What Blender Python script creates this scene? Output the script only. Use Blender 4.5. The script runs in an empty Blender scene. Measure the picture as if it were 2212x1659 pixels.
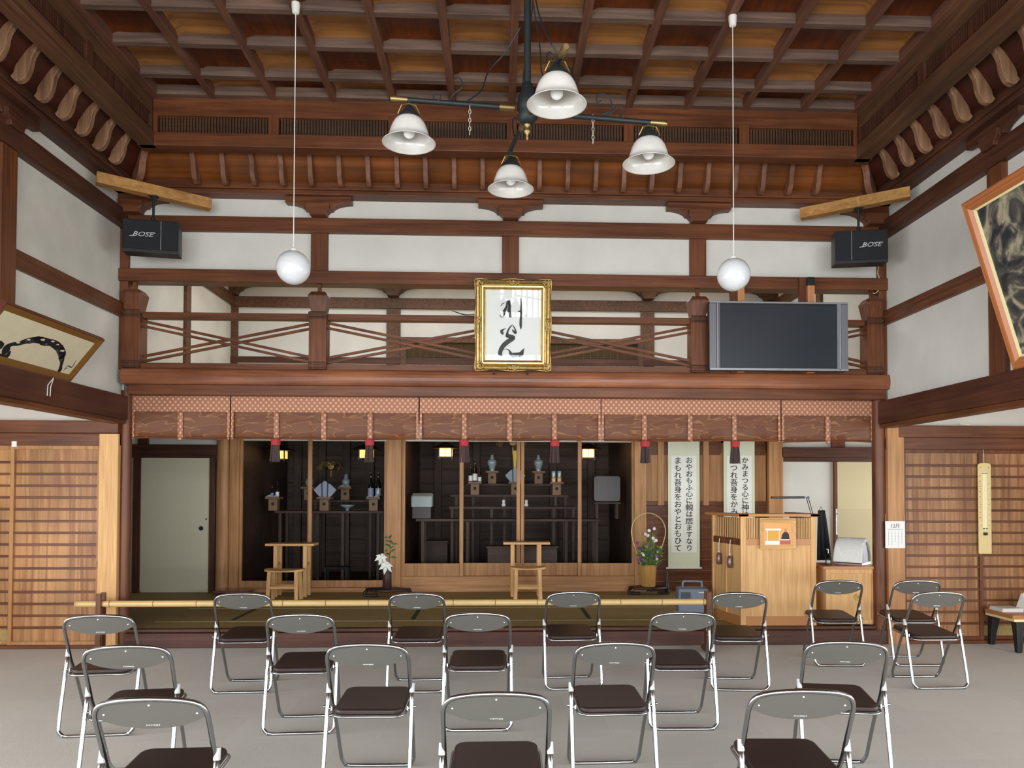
import bpy, bmesh, math, random
import numpy as np
from mathutils import Vector, Matrix
random.seed(7)
PI = math.pi
scene = bpy.context.scene
COL = scene.collection

# ------------------------------------------------------------------ camera
F, YAW, PIT, ROL, PX, PY = 1650., -.039296, .0232739, .0022802, 1141.2, 1022.3
CZ = 1.6
def cam_axes():
    cy, sy = math.cos(YAW), math.sin(YAW)
    fwd = Vector((-sy*math.cos(PIT), cy*math.cos(PIT), math.sin(PIT)))
    right = Vector((cy, sy, 0)); up = right.cross(fwd)
    cr, sr = math.cos(ROL), math.sin(ROL)
    return cr*right+sr*up, -sr*right+cr*up, fwd
CR, CU, CF = cam_axes()
cam_d = bpy.data.cameras.new('camera'); cam = bpy.data.objects.new('camera', cam_d); COL.objects.link(cam)
cam.matrix_world = Matrix(((CR.x, CU.x, -CF.x, 0), (CR.y, CU.y, -CF.y, 0), (CR.z, CU.z, -CF.z, CZ), (0, 0, 0, 1)))
cam_d.sensor_fit = 'HORIZONTAL'; cam_d.sensor_width = 36; cam_d.lens = 36*F/2212
cam_d.shift_x = (1106-PX)/2212; cam_d.shift_y = (PY-829.5)/2212
cam_d.clip_start = .05; cam_d.clip_end = 100
scene.camera = cam
# measuring helpers: a point of the photograph carried to a real plane of the hall
def ray(px, py): return CR*((px-PX)/F) - CU*((py-PY)/F) + CF
def onY(px, py, Y): d = ray(px, py); return Vector((0, 0, CZ))+d*(Y/d.y)
def onZ(px, py, Z): d = ray(px, py); return Vector((0, 0, CZ))+d*((Z-CZ)/d.z)
def onX(px, py, X): d = ray(px, py); return Vector((0, 0, CZ))+d*(X/d.x)

# ------------------------------------------------------------------ light
vs = scene.view_settings
scene.display_settings.display_device = 'sRGB'
vs.view_transform = 'Standard'; vs.look = 'None'; vs.gamma = 1; vs.use_curve_mapping = False
vs.exposure = 0.2
w = bpy.data.worlds.new('sky'); scene.world = w; w.use_nodes = True
bg = w.node_tree.nodes['Background']; bg.inputs[0].default_value = (.75, .88, 1, 1); bg.inputs[1].default_value = .5
def area(name, loc, rot, sx, sy, power, col):
    l = bpy.data.lights.new(name, 'AREA'); l.shape = 'RECTANGLE'; l.size = sx; l.size_y = sy
    l.energy = power; l.color = col
    o = bpy.data.objects.new(name, l); o.location = loc; o.rotation_euler = rot; COL.objects.link(o); return o
DAY = (.90, .955, 1.0)
# daylight standing outside the windows: both aisles, and low and high in the rear wall
area('daylight_left', (-6.75, -.6, 1.15), (0, -PI/2, 0), 1.9, 9.6, 860, DAY)
area('daylight_right', (7.0, -.6, 1.15), (0, PI/2, 0), 1.9, 9.6, 620, DAY)
area('daylight_rear_low', (.12, -6.25, 1.15), (PI/2, 0, 0), 9.4, 1.9, 900, DAY)
area('daylight_rear_high', (1.87, -6.25, 3.65), (PI/2, 0, 0), 3.7, 1.3, 380, DAY)
area('daylight_rear_high_2', (-2.2, -6.25, 3.65), (PI/2, 0, 0), 2.6, 1.3, 270, DAY)
area('fill_high_left', (-4.15, -2.3, 3.5), (0, -PI/2, 0), 1.3, 6.9, 215, DAY)  # added fill behind unseen high side windows, evens out the nave
area('fill_high_right', (4.4, -2.3, 3.5), (0, PI/2, 0), 1.3, 6.9, 100, DAY)  # weaker added fill on the opposite side
area('fill_stage_right', (7.1, 9.4, 1.25), (0, PI/2, 0), 1.7, 2.2, 115, DAY)  # added light through an unseen window, brightens the right stage wall
area('fill_gallery', (.12, 9.7, 4.64), (0, 0, 0), 6.6, 1.6, 95, DAY)  # added fill with no fixture, brightens the dark gallery
scene.cycles.max_bounces = 14; scene.cycles.diffuse_bounces = 9; scene.cycles.glossy_bounces = 6; scene.cycles.transparent_max_bounces = 16

# ------------------------------------------------------------------ materials
def lin(c):
    if isinstance(c, str): c = [int(c[i:i+2], 16)/255 for i in (0, 2, 4)]
    return tuple(x/12.92 if x <= .04045 else ((x+.055)/1.055)**2.4 for x in c)+(1,)
MATS = {}
def mat(name, col, rough=.5, metal=0, emit=0, trans=0, alpha=1, noise=0, nscale=20, bump=0, spec=None, coat=0, ecol=None):
    m = bpy.data.materials.new(name); m.use_nodes = True; nt = m.node_tree; N = nt.nodes; L = nt.links
    b = N['Principled BSDF']; b.inputs['Base Color'].default_value = lin(col)
    b.inputs['Roughness'].default_value = rough; b.inputs['Metallic'].default_value = metal
    b.inputs['Transmission Weight'].default_value = trans; b.inputs['Alpha'].default_value = alpha
    b.inputs['Coat Weight'].default_value = coat
    if spec is not None: b.inputs['Specular IOR Level'].default_value = spec
    if emit:
        b.inputs['Emission Color'].default_value = lin(ecol or col); b.inputs['Emission Strength'].default_value = emit
    if noise or bump:
        tc = N.new('ShaderNodeTexCoord'); n = N.new('ShaderNodeTexNoise'); n.inputs['Scale'].default_value = nscale
        n.inputs['Detail'].default_value = 5; L.new(tc.outputs['Object'], n.inputs['Vector'])
        if noise:
            r = N.new('ShaderNodeValToRGB'); c = lin(col)
            r.color_ramp.elements[0].position = .3; r.color_ramp.elements[1].position = .7
            r.color_ramp.elements[0].color = tuple(x*(1-noise) for x in c[:3])+(1,)
            r.color_ramp.elements[1].color = tuple(min(1, x*(1+noise)) for x in c[:3])+(1,)
            L.new(n.outputs['Fac'], r.inputs['Fac']); L.new(r.outputs[0], b.inputs['Base Color'])
        if bump:
            bp = N.new('ShaderNodeBump'); bp.inputs['Strength'].default_value = bump; bp.inputs['Distance'].default_value = .01
            L.new(n.outputs['Fac'], bp.inputs['Height']); L.new(bp.outputs[0], b.inputs['Normal'])
    MATS[name] = m; return m
def wood(name, c1, c2, axis='X', rough=.45, fine=26, tone=.25, spec=.32):
    """two-tone timber with its grain running along an axis"""
    m = bpy.data.materials.new(name); m.use_nodes = True; nt = m.node_tree; N = nt.nodes; L = nt.links
    b = N['Principled BSDF']; b.inputs['Roughness'].default_value = rough; b.inputs['Specular IOR Level'].default_value = spec
    tc = N.new('ShaderNodeTexCoord'); mp = N.new('ShaderNodeMapping')
    s = [fine]*3; s['XYZ'.index(axis)] = fine*.045
    mp.inputs['Scale'].default_value = s; L.new(tc.outputs['Object'], mp.inputs['Vector'])
    n = N.new('ShaderNodeTexNoise'); n.inputs['Scale'].default_value = 1; n.inputs['Detail'].default_value = 6
    n.inputs['Distortion'].default_value = .8; L.new(mp.outputs[0], n.inputs['Vector'])
    r = N.new('ShaderNodeValToRGB'); r.color_ramp.elements[0].position = .32; r.color_ramp.elements[1].position = .68
    r.color_ramp.elements[0].color = lin(c1); r.color_ramp.elements[1].color = lin(c2)
    L.new(n.outputs['Fac'], r.inputs['Fac'])
    n2 = N.new('ShaderNodeTexNoise'); n2.inputs['Scale'].default_value = 1.7; n2.inputs['Detail'].default_value = 2
    L.new(tc.outputs['Object'], n2.inputs['Vector'])
    mx = N.new('ShaderNodeMix'); mx.data_type = 'RGBA'; mx.blend_type = 'MULTIPLY'; mx.inputs['Factor'].default_value = 1
    r2 = N.new('ShaderNodeValToRGB'); r2.color_ramp.elements[0].color = (1-tone,)*3+(1,); r2.color_ramp.elements[1].color = (1+tone*.6,)*3+(1,)
    r2.color_ramp.elements[0].position = .3; r2.color_ramp.elements[1].position = .7
    L.new(n2.outputs['Fac'], r2.inputs['Fac']); L.new(r.outputs[0], mx.inputs['A']); L.new(r2.outputs[0], mx.inputs['B'])
    L.new(mx.outputs['Result'], b.inputs['Base Color'])
    bp = N.new('ShaderNodeBump'); bp.inputs['Strength'].default_value = .12; bp.inputs['Distance'].default_value = .004
    L.new(n.outputs['Fac'], bp.inputs['Height']); L.new(bp.outputs[0], b.inputs['Normal'])
    MATS[name] = m; return m
M = MATS
for ax in 'XYZ':
    wood('beam'+ax, '542d19', '744529', ax, .42)
    wood('dark'+ax, '3f2418', '5b3727', ax, .5)
    wood('pale'+ax, '9c6d43', 'bb8b5c', ax, .5, tone=.12)
    wood('hinoki'+ax, 'c4945c', 'd9ad76', ax, .5, fine=40, tone=.08)
    wood('altar'+ax, '3a2a22', '4f3d32', ax, .6)
wood('nageshi', '40211a', '55301f', 'Y', .38)
wood('logX', '70402a', '8f593b', 'X', .33)
wood('sideframeY', '4c3323', '6a4931', 'Y', .55)
wood('coffer_rib_x', '5a463c', '7a6153', 'X', .6)
wood('coffer_rib_y', '5c3b2c', '7a5140', 'Y', .6)
wood('coffer_sheen_light', '80532f', 'a97440', 'X', .4, fine=18)  # grain sheen painted in: lighter tone of the same panel wood
wood('coffer_sheen_dark', '4a220c', '642f12', 'Y', .42, fine=18)  # same wood, darker tone painted where the turned grain catches less light
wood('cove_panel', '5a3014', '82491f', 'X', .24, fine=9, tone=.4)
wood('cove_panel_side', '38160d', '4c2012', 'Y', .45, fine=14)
wood('cove_rib', '6e4c36', '987356', 'Z', .5)
wood('cove_rib_front', '66402c', '855a42', 'Z', .5)
wood('slat_wood', '422a1a', '583a25', 'X', .5)
wood('board_warm', '8a5731', 'c08f5c', 'Z', .42, fine=22, tone=.3)
wood('board_right', '7a4e30', 'b5865c', 'Z', .45, fine=22, tone=.3)
wood('raw_timber', '9a6a35', 'b98a4e', 'X', .6, tone=.35)
wood('fascia', '40221a', '583528', 'X', .45, fine=18)
wood('bare_pole', 'c07a4a', 'd59765', 'Z', .5)
mat('plaster', 'd0cdc4', .9, noise=.05, nscale=3, bump=.08)
mat('plaster_left', 'd0ccc0', .9, noise=.10, nscale=2.3, bump=.08)
mat('paper_cream', 'cbc6ac', .85, noise=.03, nscale=60)
mat('paper_beige', 'c9bb94', .85, noise=.03, nscale=60)
mat('paper_white', 'dfe0dd', .85)
mat('chrome', 'b4b7bb', .2, 1)
mat('steel_grey', '7b7973', .45, .6)
mat('rivet', 'e8e8e8', .3, .6)
mat('joint_grey', 'b3b3b0', .5)
mat('vinyl_brown', '281713', .4, noise=.05, nscale=200)
mat('black_iron', '23292a', .5, .4)
mat('black_plastic', '17181b', .45)
mat('soft_black', '121316', .8)
mat('brass', '8f7a4e', .4, .9)
mat('milk_glass', 'd6d7d9', .18, coat=.4)
mat('alabaster', 'c6c2bc', .25, noise=.09, nscale=9, coat=.3)
mat('bulb_white', 'f4f4f4', .2, coat=.5)
mat('white_plastic', 'e9e7e0', .4)
mat('ink', '15151a', .6)
mat('ink_grey', '4b4c57', .7)
mat('tatami', 'a08a54', .75, noise=.12, nscale=40)
mat('tatami_edge', '2f3a24', .8)
mat('tatami_thread', 'b9b48e', .8)
mat('bamboo', 'd2b279', .35, noise=.06, nscale=5)
mat('bamboo_node', '9c7444', .5)
mat('bamboo_basket', 'b9893f', .5, noise=.15, nscale=60)
mat('gold', 'b0935a', .36, .85, noise=.2, nscale=25, bump=.3)
mat('gold_bright', 'd9bd76', .25, .9)
mat('gold_dull', '8d7440', .5, .6)
mat('mount_paper', 'dcdcd8', .9)
mat('paint_paper', 'cfc3a4', .8, noise=.06, nscale=6)
mat('frame_brown', '7a5527', .35)
mat('frame_red', '5c2617', .35)
mat('frame_orange', 'b06a3c', .35)
mat('liner_cream', 'e8dba6', .5)
mat('tv_silver', '9a9ca2', .4, .5)
mat('tv_dark', '6f6d74', .55)
mat('tv_screen', '2d3138', .28, spec=.5)
mat('scroll_silk', 'd8dabd', .8, noise=.05, nscale=120)
mat('scroll_paper', 'ecebe0', .85)
mat('red_cord', '9c2427', .7)
mat('tassel', '45322e', .8, noise=.3, nscale=150)
mat('flesh', 'b98560', .7)
mat('photo_warm', 'd99b52', .5)
mat('photo_gold', 'cf9a2b', .5)
mat('photo_red', 'b4523a', .5)
mat('machine_grey', '6d7989', .5)
mat('machine_dark', '3c4552', .6)
mat('lacquer', '26130f', .45)
mat('lacquer_brown', '6a4340', .25, coat=.5)
mat('dimmed_wood', '7d5f40', .6, noise=.08, nscale=30)  # pale wood with the shade of the recess darkened into its colour
mat('cabinet_dark', '241917', .38)
mat('rope_white', 'dcd6c8', .8)
mat('fleece', 'd8d8d2', .95, noise=.06, nscale=80, bump=.9)
mat('leather', '46241a', .5)
mat('leaf', '3f5e2c', .6)
mat('leaf_light', '6f8d3c', .6)
mat('petal_white', 'ecebe4', .6)
mat('petal_purple', '8a4f8f', .6)
mat('petal_yellow', 'd9c04c', .6)
mat('vase_brown', '3e2b25', .3)
mat('porcelain', '8d9ca3', .15, coat=.5)
mat('porcelain_white', 'dfe2e2', .3)
mat('bottle_glass', '101410', .12, coat=.6)
mat('label_blue', '8a8fb0', .6)
mat('fan_paper', '9aa2b4', .8)
mat('fan_shade', '3a4658', .8)
mat('lantern_paper', 'ffc873', .8, emit=5, ecol='ffb95c')
mat('lantern_paper_dim', 'e8cf7a', .8, emit=1.1, ecol='ffc766')
mat('cloth_pale', 'a9b5b2', .9)
mat('thermo_board', 'd2bd84', .6)
mat('wire', 'cfc9b8', .5)
mat('orange_wood', 'b07640', .4)
mat('reed', '5d4523', .8)
mat('altar_black', '15110f', .7)

# clear pane of the sliding doors and of picture glass
def glassmat(name, tint=(1, 1, 1, 1), refl=.10, rough=.02):
    m = bpy.data.materials.new(name); m.use_nodes = True; nt = m.node_tree; N = nt.nodes; L = nt.links
    N.remove(N['Principled BSDF']); out = N['Material Output']
    t = N.new('ShaderNodeBsdfTransparent'); t.inputs[0].default_value = tint
    g = N.new('ShaderNodeBsdfGlossy'); g.inputs['Roughness'].default_value = rough
    fr = N.new('ShaderNodeFresnel'); fr.inputs[0].default_value = 1.5
    mx = N.new('ShaderNodeMixShader'); L.new(fr.outputs[0], mx.inputs[0]); L.new(t.outputs[0], mx.inputs[1]); L.new(g.outputs[0], mx.inputs[2])
    L.new(mx.outputs[0], out.inputs[0]); MATS[name] = m
glassmat('pane', (.86, .88, .88, 1)); glassmat('picture_glass')
# woven reed blind: thin splints that let part of the view through
def blindmat():
    m = mat('reed_blind', 'a26c44', .6); nt = m.node_tree; N = nt.nodes; L = nt.links; b = N['Principled BSDF']
    tc = N.new('ShaderNodeTexCoord'); mp = N.new('ShaderNodeMapping'); mp.inputs['Scale'].default_value = (2.6, 2.6, 11)
    n = N.new('ShaderNodeTexNoise'); n.inputs['Scale'].default_value = 1.3; n.inputs['Distortion'].default_value = .6; n.inputs['Detail'].default_value = 1
    L.new(tc.outputs['Object'], mp.inputs[0]); L.new(mp.outputs[0], n.inputs['Vector'])
    r = N.new('ShaderNodeValToRGB'); r.color_ramp.elements[0].color = lin('6c3b20'); r.color_ramp.elements[0].position = .475
    r.color_ramp.elements[1].color = lin('744324'); r.color_ramp.elements[1].position = .525
    q = r.color_ramp.elements.new(.5); q.color = lin('98683c')
    L.new(n.outputs['Fac'], r.inputs[0]); L.new(r.outputs[0], b.inputs['Base Color']); b.inputs['Alpha'].default_value = .72
blindmat()
def dotsmat(name, c1, c2, p=.055):
    m = mat(name, c1, .65); nt = m.node_tree; N = nt.nodes; L = nt.links; b = N['Principled BSDF']
    tc = N.new('ShaderNodeTexCoord'); outs = []
    for off in ((0, 0, 0), (.5, 0, .5)):
        a = N.new('ShaderNodeVectorMath'); a.operation = 'MULTIPLY'; a.inputs[1].default_value = (1/p, 0, 1/(p*1.15)); L.new(tc.outputs['Object'], a.inputs[0])
        c = N.new('ShaderNodeVectorMath'); c.operation = 'ADD'; c.inputs[1].default_value = (off[0]+100, .5, off[2]+100); L.new(a.outputs[0], c.inputs[0])
        f = N.new('ShaderNodeVectorMath'); f.operation = 'FRACTION'; L.new(c.outputs[0], f.inputs[0])
        s = N.new('ShaderNodeVectorMath'); s.operation = 'SUBTRACT'; s.inputs[1].default_value = (.5, .5, .5); L.new(f.outputs[0], s.inputs[0])
        l = N.new('ShaderNodeVectorMath'); l.operation = 'LENGTH'; L.new(s.outputs[0], l.inputs[0])
        t = N.new('ShaderNodeMath'); t.operation = 'LESS_THAN'; t.inputs[1].default_value = .21; L.new(l.outputs['Value'], t.inputs[0]); outs.append(t)
    mxm = N.new('ShaderNodeMath'); mxm.operation = 'MAXIMUM'; L.new(outs[0].outputs[0], mxm.inputs[0]); L.new(outs[1].outputs[0], mxm.inputs[1])
    mx = N.new('ShaderNodeMix'); mx.data_type = 'RGBA'; mx.inputs['A'].default_value = lin(c1); mx.inputs['B'].default_value = lin(c2)
    L.new(mxm.outputs[0], mx.inputs['Factor']); L.new(mx.outputs['Result'], b.inputs['Base Color'])
dotsmat('brocade', '95604a', 'c0926c')
# carpet tiles laid with turned pile
def carpetmat():
    m = mat('carpet', 'a8a296', .95); nt = m.node_tree; N = nt.nodes; L = nt.links; b = N['Principled BSDF']
    tc = N.new('ShaderNodeTexCoord'); ck = N.new('ShaderNodeTexBrick')
    ck.inputs['Scale'].default_value = 1; ck.inputs['Brick Width'].default_value = .5; ck.inputs['Row Height'].default_value = .5
    ck.inputs['Mortar Size'].default_value = .0015; ck.inputs['Color1'].default_value = lin('aba79b'); ck.inputs['Color2'].default_value = lin('b4b0a3')
    ck.inputs['Mortar'].default_value = lin('a8a194'); ck.offset = 0.5
    L.new(tc.outputs['Object'], ck.inputs['Vector'])
    n = N.new('ShaderNodeTexNoise'); n.inputs['Scale'].default_value = 140; n.inputs['Detail'].default_value = 3; L.new(tc.outputs['Object'], n.inputs['Vector'])
    n3 = N.new('ShaderNodeTexNoise'); n3.inputs['Scale'].default_value = 1.1; L.new(tc.outputs['Object'], n3.inputs['Vector'])
    r = N.new('ShaderNodeValToRGB'); r.color_ramp.elements[0].color = (.86, .86, .86, 1); r.color_ramp.elements[1].color = (1.12, 1.12, 1.12, 1)
    L.new(n.outputs['Fac'], r.inputs[0])
    mx = N.new('ShaderNodeMix'); mx.data_type = 'RGBA'; mx.blend_type = 'MULTIPLY'; mx.inputs['Factor'].default_value = 1
    L.new(ck.outputs['Color'], mx.inputs['A']); L.new(r.outputs[0], mx.inputs['B']); L.new(mx.outputs['Result'], b.inputs['Base Color'])
    bp = N.new('ShaderNodeBump'); bp.inputs['Strength'].default_value = .3; bp.inputs['Distance'].default_value = .004
    L.new(n.outputs['Fac'], bp.inputs['Height']); L.new(bp.outputs[0], b.inputs['Normal'])
    b.inputs['Sheen Weight'].default_value = .25
carpetmat()

# ------------------------------------------------------------------ mesh tools
def ring(m, x0, x1, y0, y1, z0, z1, w_, mi=0):
    """upright rectangular frame whose rails run between its stiles"""
    return m.box(x0, x0+w_, y0, y1, z0, z1, mi).box(x1-w_, x1, y0, y1, z0, z1, mi).box(x0+w_, x1-w_, y0, y1, z0, z0+w_, mi).box(x0+w_, x1-w_, y0, y1, z1-w_, z1, mi)
class MB:
    def __init__(s): s.v = []; s.f = []; s.mi = []
    def add(s, vs, fs, mi=0):
        b = len(s.v); s.v += [tuple(p) for p in vs]; s.f += [tuple(i+b for i in f) for f in fs]; s.mi += [mi]*len(fs); return s
    def box(s, x0, x1, y0, y1, z0, z1, mi=0):
        return s.add([(x0, y0, z0), (x1, y0, z0), (x1, y1, z0), (x0, y1, z0), (x0, y0, z1), (x1, y0, z1), (x1, y1, z1), (x0, y1, z1)],
                     [(3, 2, 1, 0), (4, 5, 6, 7), (0, 1, 5, 4), (1, 2, 6, 5), (2, 3, 7, 6), (3, 0, 4, 7)], mi)
    def bar(s, a, b, wd, ht, up=(0, 0, 1), mi=0):
        """rectangular bar from a to b; wd across, ht along up"""
        a = Vector(a); b = Vector(b); d = (b-a).normalized(); u = Vector(up); sd = d.cross(u).normalized(); u = sd.cross(d).normalized()
        vs = [p+sd*i*wd/2+u*j*ht/2 for p in (a, b) for i, j in ((-1, -1), (1, -1), (1, 1), (-1, 1))]
        return s.add(vs, [(3, 2, 1, 0), (4, 5, 6, 7), (0, 1, 5, 4), (1, 2, 6, 5), (2, 3, 7, 6), (3, 0, 4, 7)], mi)
    def prism(s, poly, axis, a, b, mi=0):
        """poly = 2D outline (in the other two axes, cyclic order), extruded from a to b along axis"""
        n = len(poly)
        def P(p, t): return {'X': (t, p[0], p[1]), 'Y': (p[0], t, p[1]), 'Z': (p[0], p[1], t)}[axis]
        vs = [P(p, a) for p in poly]+[P(p, b) for p in poly]
        fs = [tuple(range(n))[::-1], tuple(range(n, 2*n))]+[(i, (i+1) % n, n+(i+1) % n, n+i) for i in range(n)]
        return s.add(vs, fs, mi)
    def tube(s, pts, r, seg=8, closed=False, mi=0):
        pts = [Vector(p) for p in pts]; n = len(pts); rs = r if hasattr(r, '__len__') else [r]*n
        vs = []; fs = []; ref = None
        for i, p in enumerate(pts):
            a = pts[(i-1) % n] if closed or i else pts[0]; b = pts[(i+1) % n] if closed or i < n-1 else pts[-1]
            d = (b-a).normalized()
            if ref is None:
                ref = Vector((0, 0, 1)) if abs(d.z) < .9 else Vector((1, 0, 0))
            u = d.cross(ref).normalized(); w_ = u.cross(d).normalized(); ref = w_
            for k in range(seg):
                t = 2*PI*k/seg; vs.append(p+(u*math.cos(t)+w_*math.sin(t))*rs[i])
        m = n if closed else n-1
        for i in range(m):
            for k in range(seg):
                fs.append((i*seg+k, i*seg+(k+1) % seg, ((i+1) % n)*seg+(k+1) % seg, ((i+1) % n)*seg+k))
        if not closed: fs += [tuple(range(seg))[::-1], tuple((n-1)*seg+k for k in range(seg))]
        return s.add(vs, fs, mi)
    def lathe(s, prof, c=(0, 0, 0), seg=24, axis='Z', mi=0, cap=True):
        """prof = [(r, h)...]"""
        vs = []; fs = []; n = len(prof)
        for r, h in prof:
            for k in range(seg):
                t = 2*PI*k/seg; x, y = r*math.cos(t), r*math.sin(t)
                p = {'Z': (x, y, h), 'Y': (x, h, y), 'X': (h, x, y)}[axis]; vs.append((c[0]+p[0], c[1]+p[1], c[2]+p[2]))
        for i in range(n-1):
            for k in range(seg): fs.append((i*seg+k, i*seg+(k+1) % seg, (i+1)*seg+(k+1) % seg, (i+1)*seg+k))
        if cap: fs += [tuple(range(seg))[::-1], tuple((n-1)*seg+k for k in range(seg))]
        return s.add(vs, fs, mi)
    def sheet(s, fn, nu, nv, mi=0):
        vs = [fn(i/nu, j/nv) for j in range(nv+1) for i in range(nu+1)]
        fs = [(j*(nu+1)+i, j*(nu+1)+i+1, (j+1)*(nu+1)+i+1, (j+1)*(nu+1)+i) for j in range(nv) for i in range(nu)]
        return s.add(vs, fs, mi)
    def ball(s, c, r, seg=16, sz=1, mi=0):
        n = seg//2; prof = [(max(1e-4, r*math.sin(PI*i/n)), -r*sz*math.cos(PI*i/n)) for i in range(n+1)]
        return s.lathe(prof, c, seg, mi=mi)
    def build(s, name, m, parent=None, smooth=False, bevel=0, seg=2, solid=0, kind=None):
        me = bpy.data.meshes.new(name); me.from_pydata(s.v, [], s.f)
        for x in (m if isinstance(m, (list, tuple)) else [m]): me.materials.append(MATS[x])
        me.polygons.foreach_set('material_index', s.mi)
        bm = bmesh.new(); bm.from_mesh(me); bmesh.ops.recalc_face_normals(bm, faces=bm.faces); bm.to_mesh(me); bm.free()
        if smooth: me.polygons.foreach_set('use_smooth', [True]*len(me.polygons))
        o = bpy.data.objects.new(name, me); COL.objects.link(o)
        if parent is not None: o.parent = parent
        if solid:
            q = o.modifiers.new('thick', 'SOLIDIFY'); q.thickness = solid; q.offset = 0
        if bevel:
            q = o.modifiers.new('bevel', 'BEVEL'); q.width = bevel; q.segments = seg; q.limit_method = 'ANGLE'; q.angle_limit = .6
        if smooth and (bevel or smooth == 'angle'):
            bpy.data.objects[o.name].data.set_sharp_from_angle(angle=.7)
        if kind: o['kind'] = kind
        return o
def struct(o): o['kind'] = 'structure'; return o
def empty(name, loc=(0, 0, 0), rz=0):
    o = bpy.data.objects.new(name, None); o.empty_display_size = .1; o.location = loc; o.rotation_euler = (0, 0, rz); COL.objects.link(o); return o
def tag(o, label, cat, group=None):
    o['label'] = label; o['category'] = cat
    if group: o['group'] = group
    return o
def thing(name, label, cat, loc=(0, 0, 0), rz=0, group=None): return tag(empty(name, loc, rz), label, cat, group)
CH = {}
def kids(o): return [c for c in bpy.data.objects if c.parent == o]
def dup(root, loc, rz, label, group=None):
    r = root.copy(); COL.objects.link(r); r.location = loc; r.rotation_euler = (0, 0, rz); r['label'] = label
    if group: r['group'] = group
    for ch in kids(root):
        c = ch.copy(); COL.objects.link(c); c.parent = r
        for g in kids(ch):
            d = g.copy(); COL.objects.link(d); d.parent = c
    return r
def rrect(w_, d, r, n=5, cx=0, cy=0):
    out = []
    for sx, sy, a0 in ((1, 1, 0), (-1, 1, PI/2), (-1, -1, PI), (1, -1, 3*PI/2)):
        for i in range(n+1):
            t = a0+PI/2*i/n; out.append((cx+sx*(w_/2-r)+r*math.cos(t), cy+sy*(d/2-r)+r*math.sin(t)))
    return out
def crom(pts, n=8, closed=False):
    """smooth curve through points of any dimension"""
    P = [np.array(p, float) for p in pts]; out = []; m = len(P)
    for i in range(m if closed else m-1):
        p0 = P[i-1] if (i or closed) else P[0]; p1 = P[i]; p2 = P[(i+1) % m]; p3 = P[(i+2) % m] if (closed or i+2 < m) else P[-1]
        for k in range(n):
            t = k/n; out.append(.5*((2*p1)+(-p0+p2)*t+(2*p0-5*p1+4*p2-p3)*t*t+(-p0+3*p1-3*p2+p3)*t**3))
    if not closed: out.append(P[-1])
    return [tuple(x) for x in out]
def stroke(mb, pts, to3, lift=.0008, n=6, mi=0):
    """a brush stroke: (x, y, half-width) control points laid on a surface through to3(x, y, lift)"""
    c = crom(pts, n); L_, R_ = [], []
    for i, (x, y, h) in enumerate(c):
        a = c[max(0, i-1)]; b = c[min(len(c)-1, i+1)]; dx, dy = b[0]-a[0], b[1]-a[1]; l = math.hypot(dx, dy) or 1
        h = max(h, .0004); L_.append(to3(x-dy/l*h, y+dx/l*h, lift)); R_.append(to3(x+dy/l*h, y-dx/l*h, lift))
    m = len(c); mb.add(L_+R_, [(i, i+1, m+i+1, m+i) for i in range(m-1)], mi)
    for (x, y, h) in (c[0], c[-1]):
        if h > .002:
            vs = [to3(x+h*math.cos(2*PI*k/10), y+h*math.sin(2*PI*k/10), lift*1.2) for k in range(10)]; mb.add(vs, [tuple(range(10))], mi)
def text(body, size, name, m, mw, parent=None, align='CENTER', ext=.0004, shear=0, spacing=1, sx=1, bold=0):
    cu = bpy.data.curves.new(name, 'FONT'); cu.body = body; cu.size = size; cu.align_x = align; cu.align_y = 'CENTER'; cu.extrude = ext
    cu.shear = shear; cu.offset = bold*size; cu.space_line = spacing; cu.resolution_u = 3
    o = bpy.data.objects.new(name+'_text', cu); COL.objects.link(o); bpy.context.view_layer.update()
    me = bpy.data.meshes.new_from_object(o.evaluated_get(bpy.context.evaluated_depsgraph_get()))
    bpy.data.objects.remove(o); bpy.data.curves.remove(cu)
    me.materials.clear(); me.materials.append(MATS[m]); r = bpy.data.objects.new(name, me); COL.objects.link(r)
    if parent is not None: r.parent = parent
    r.matrix_basis = mw @ Matrix.Diagonal((sx, 1, 1, 1)); return r
UP = Matrix.Rotation(PI/2, 4, 'X')      # lays text upright, facing the hall (-Y)
# ------------------------------------------------------------------ the hall
XC, XL, XR = .12, -3.856, 4.10        # middle of the hall, plaster faces of the two side walls
YF, YR = 7.88, -6.0                   # timber face of the stage front, rear wall
YG = 11.15                            # rear wall of the gallery above the stage
YS = 10.85                            # rear wall of the stage
ZF = .18                              # stage floor
POSTS = [XC+1.97*k for k in (-2, -1, 0, 1, 2)]

floor = struct(MB().box(-6.6, 6.85, YR-.2, 7.96, -.12, 0).build('floor', 'carpet'))

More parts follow.
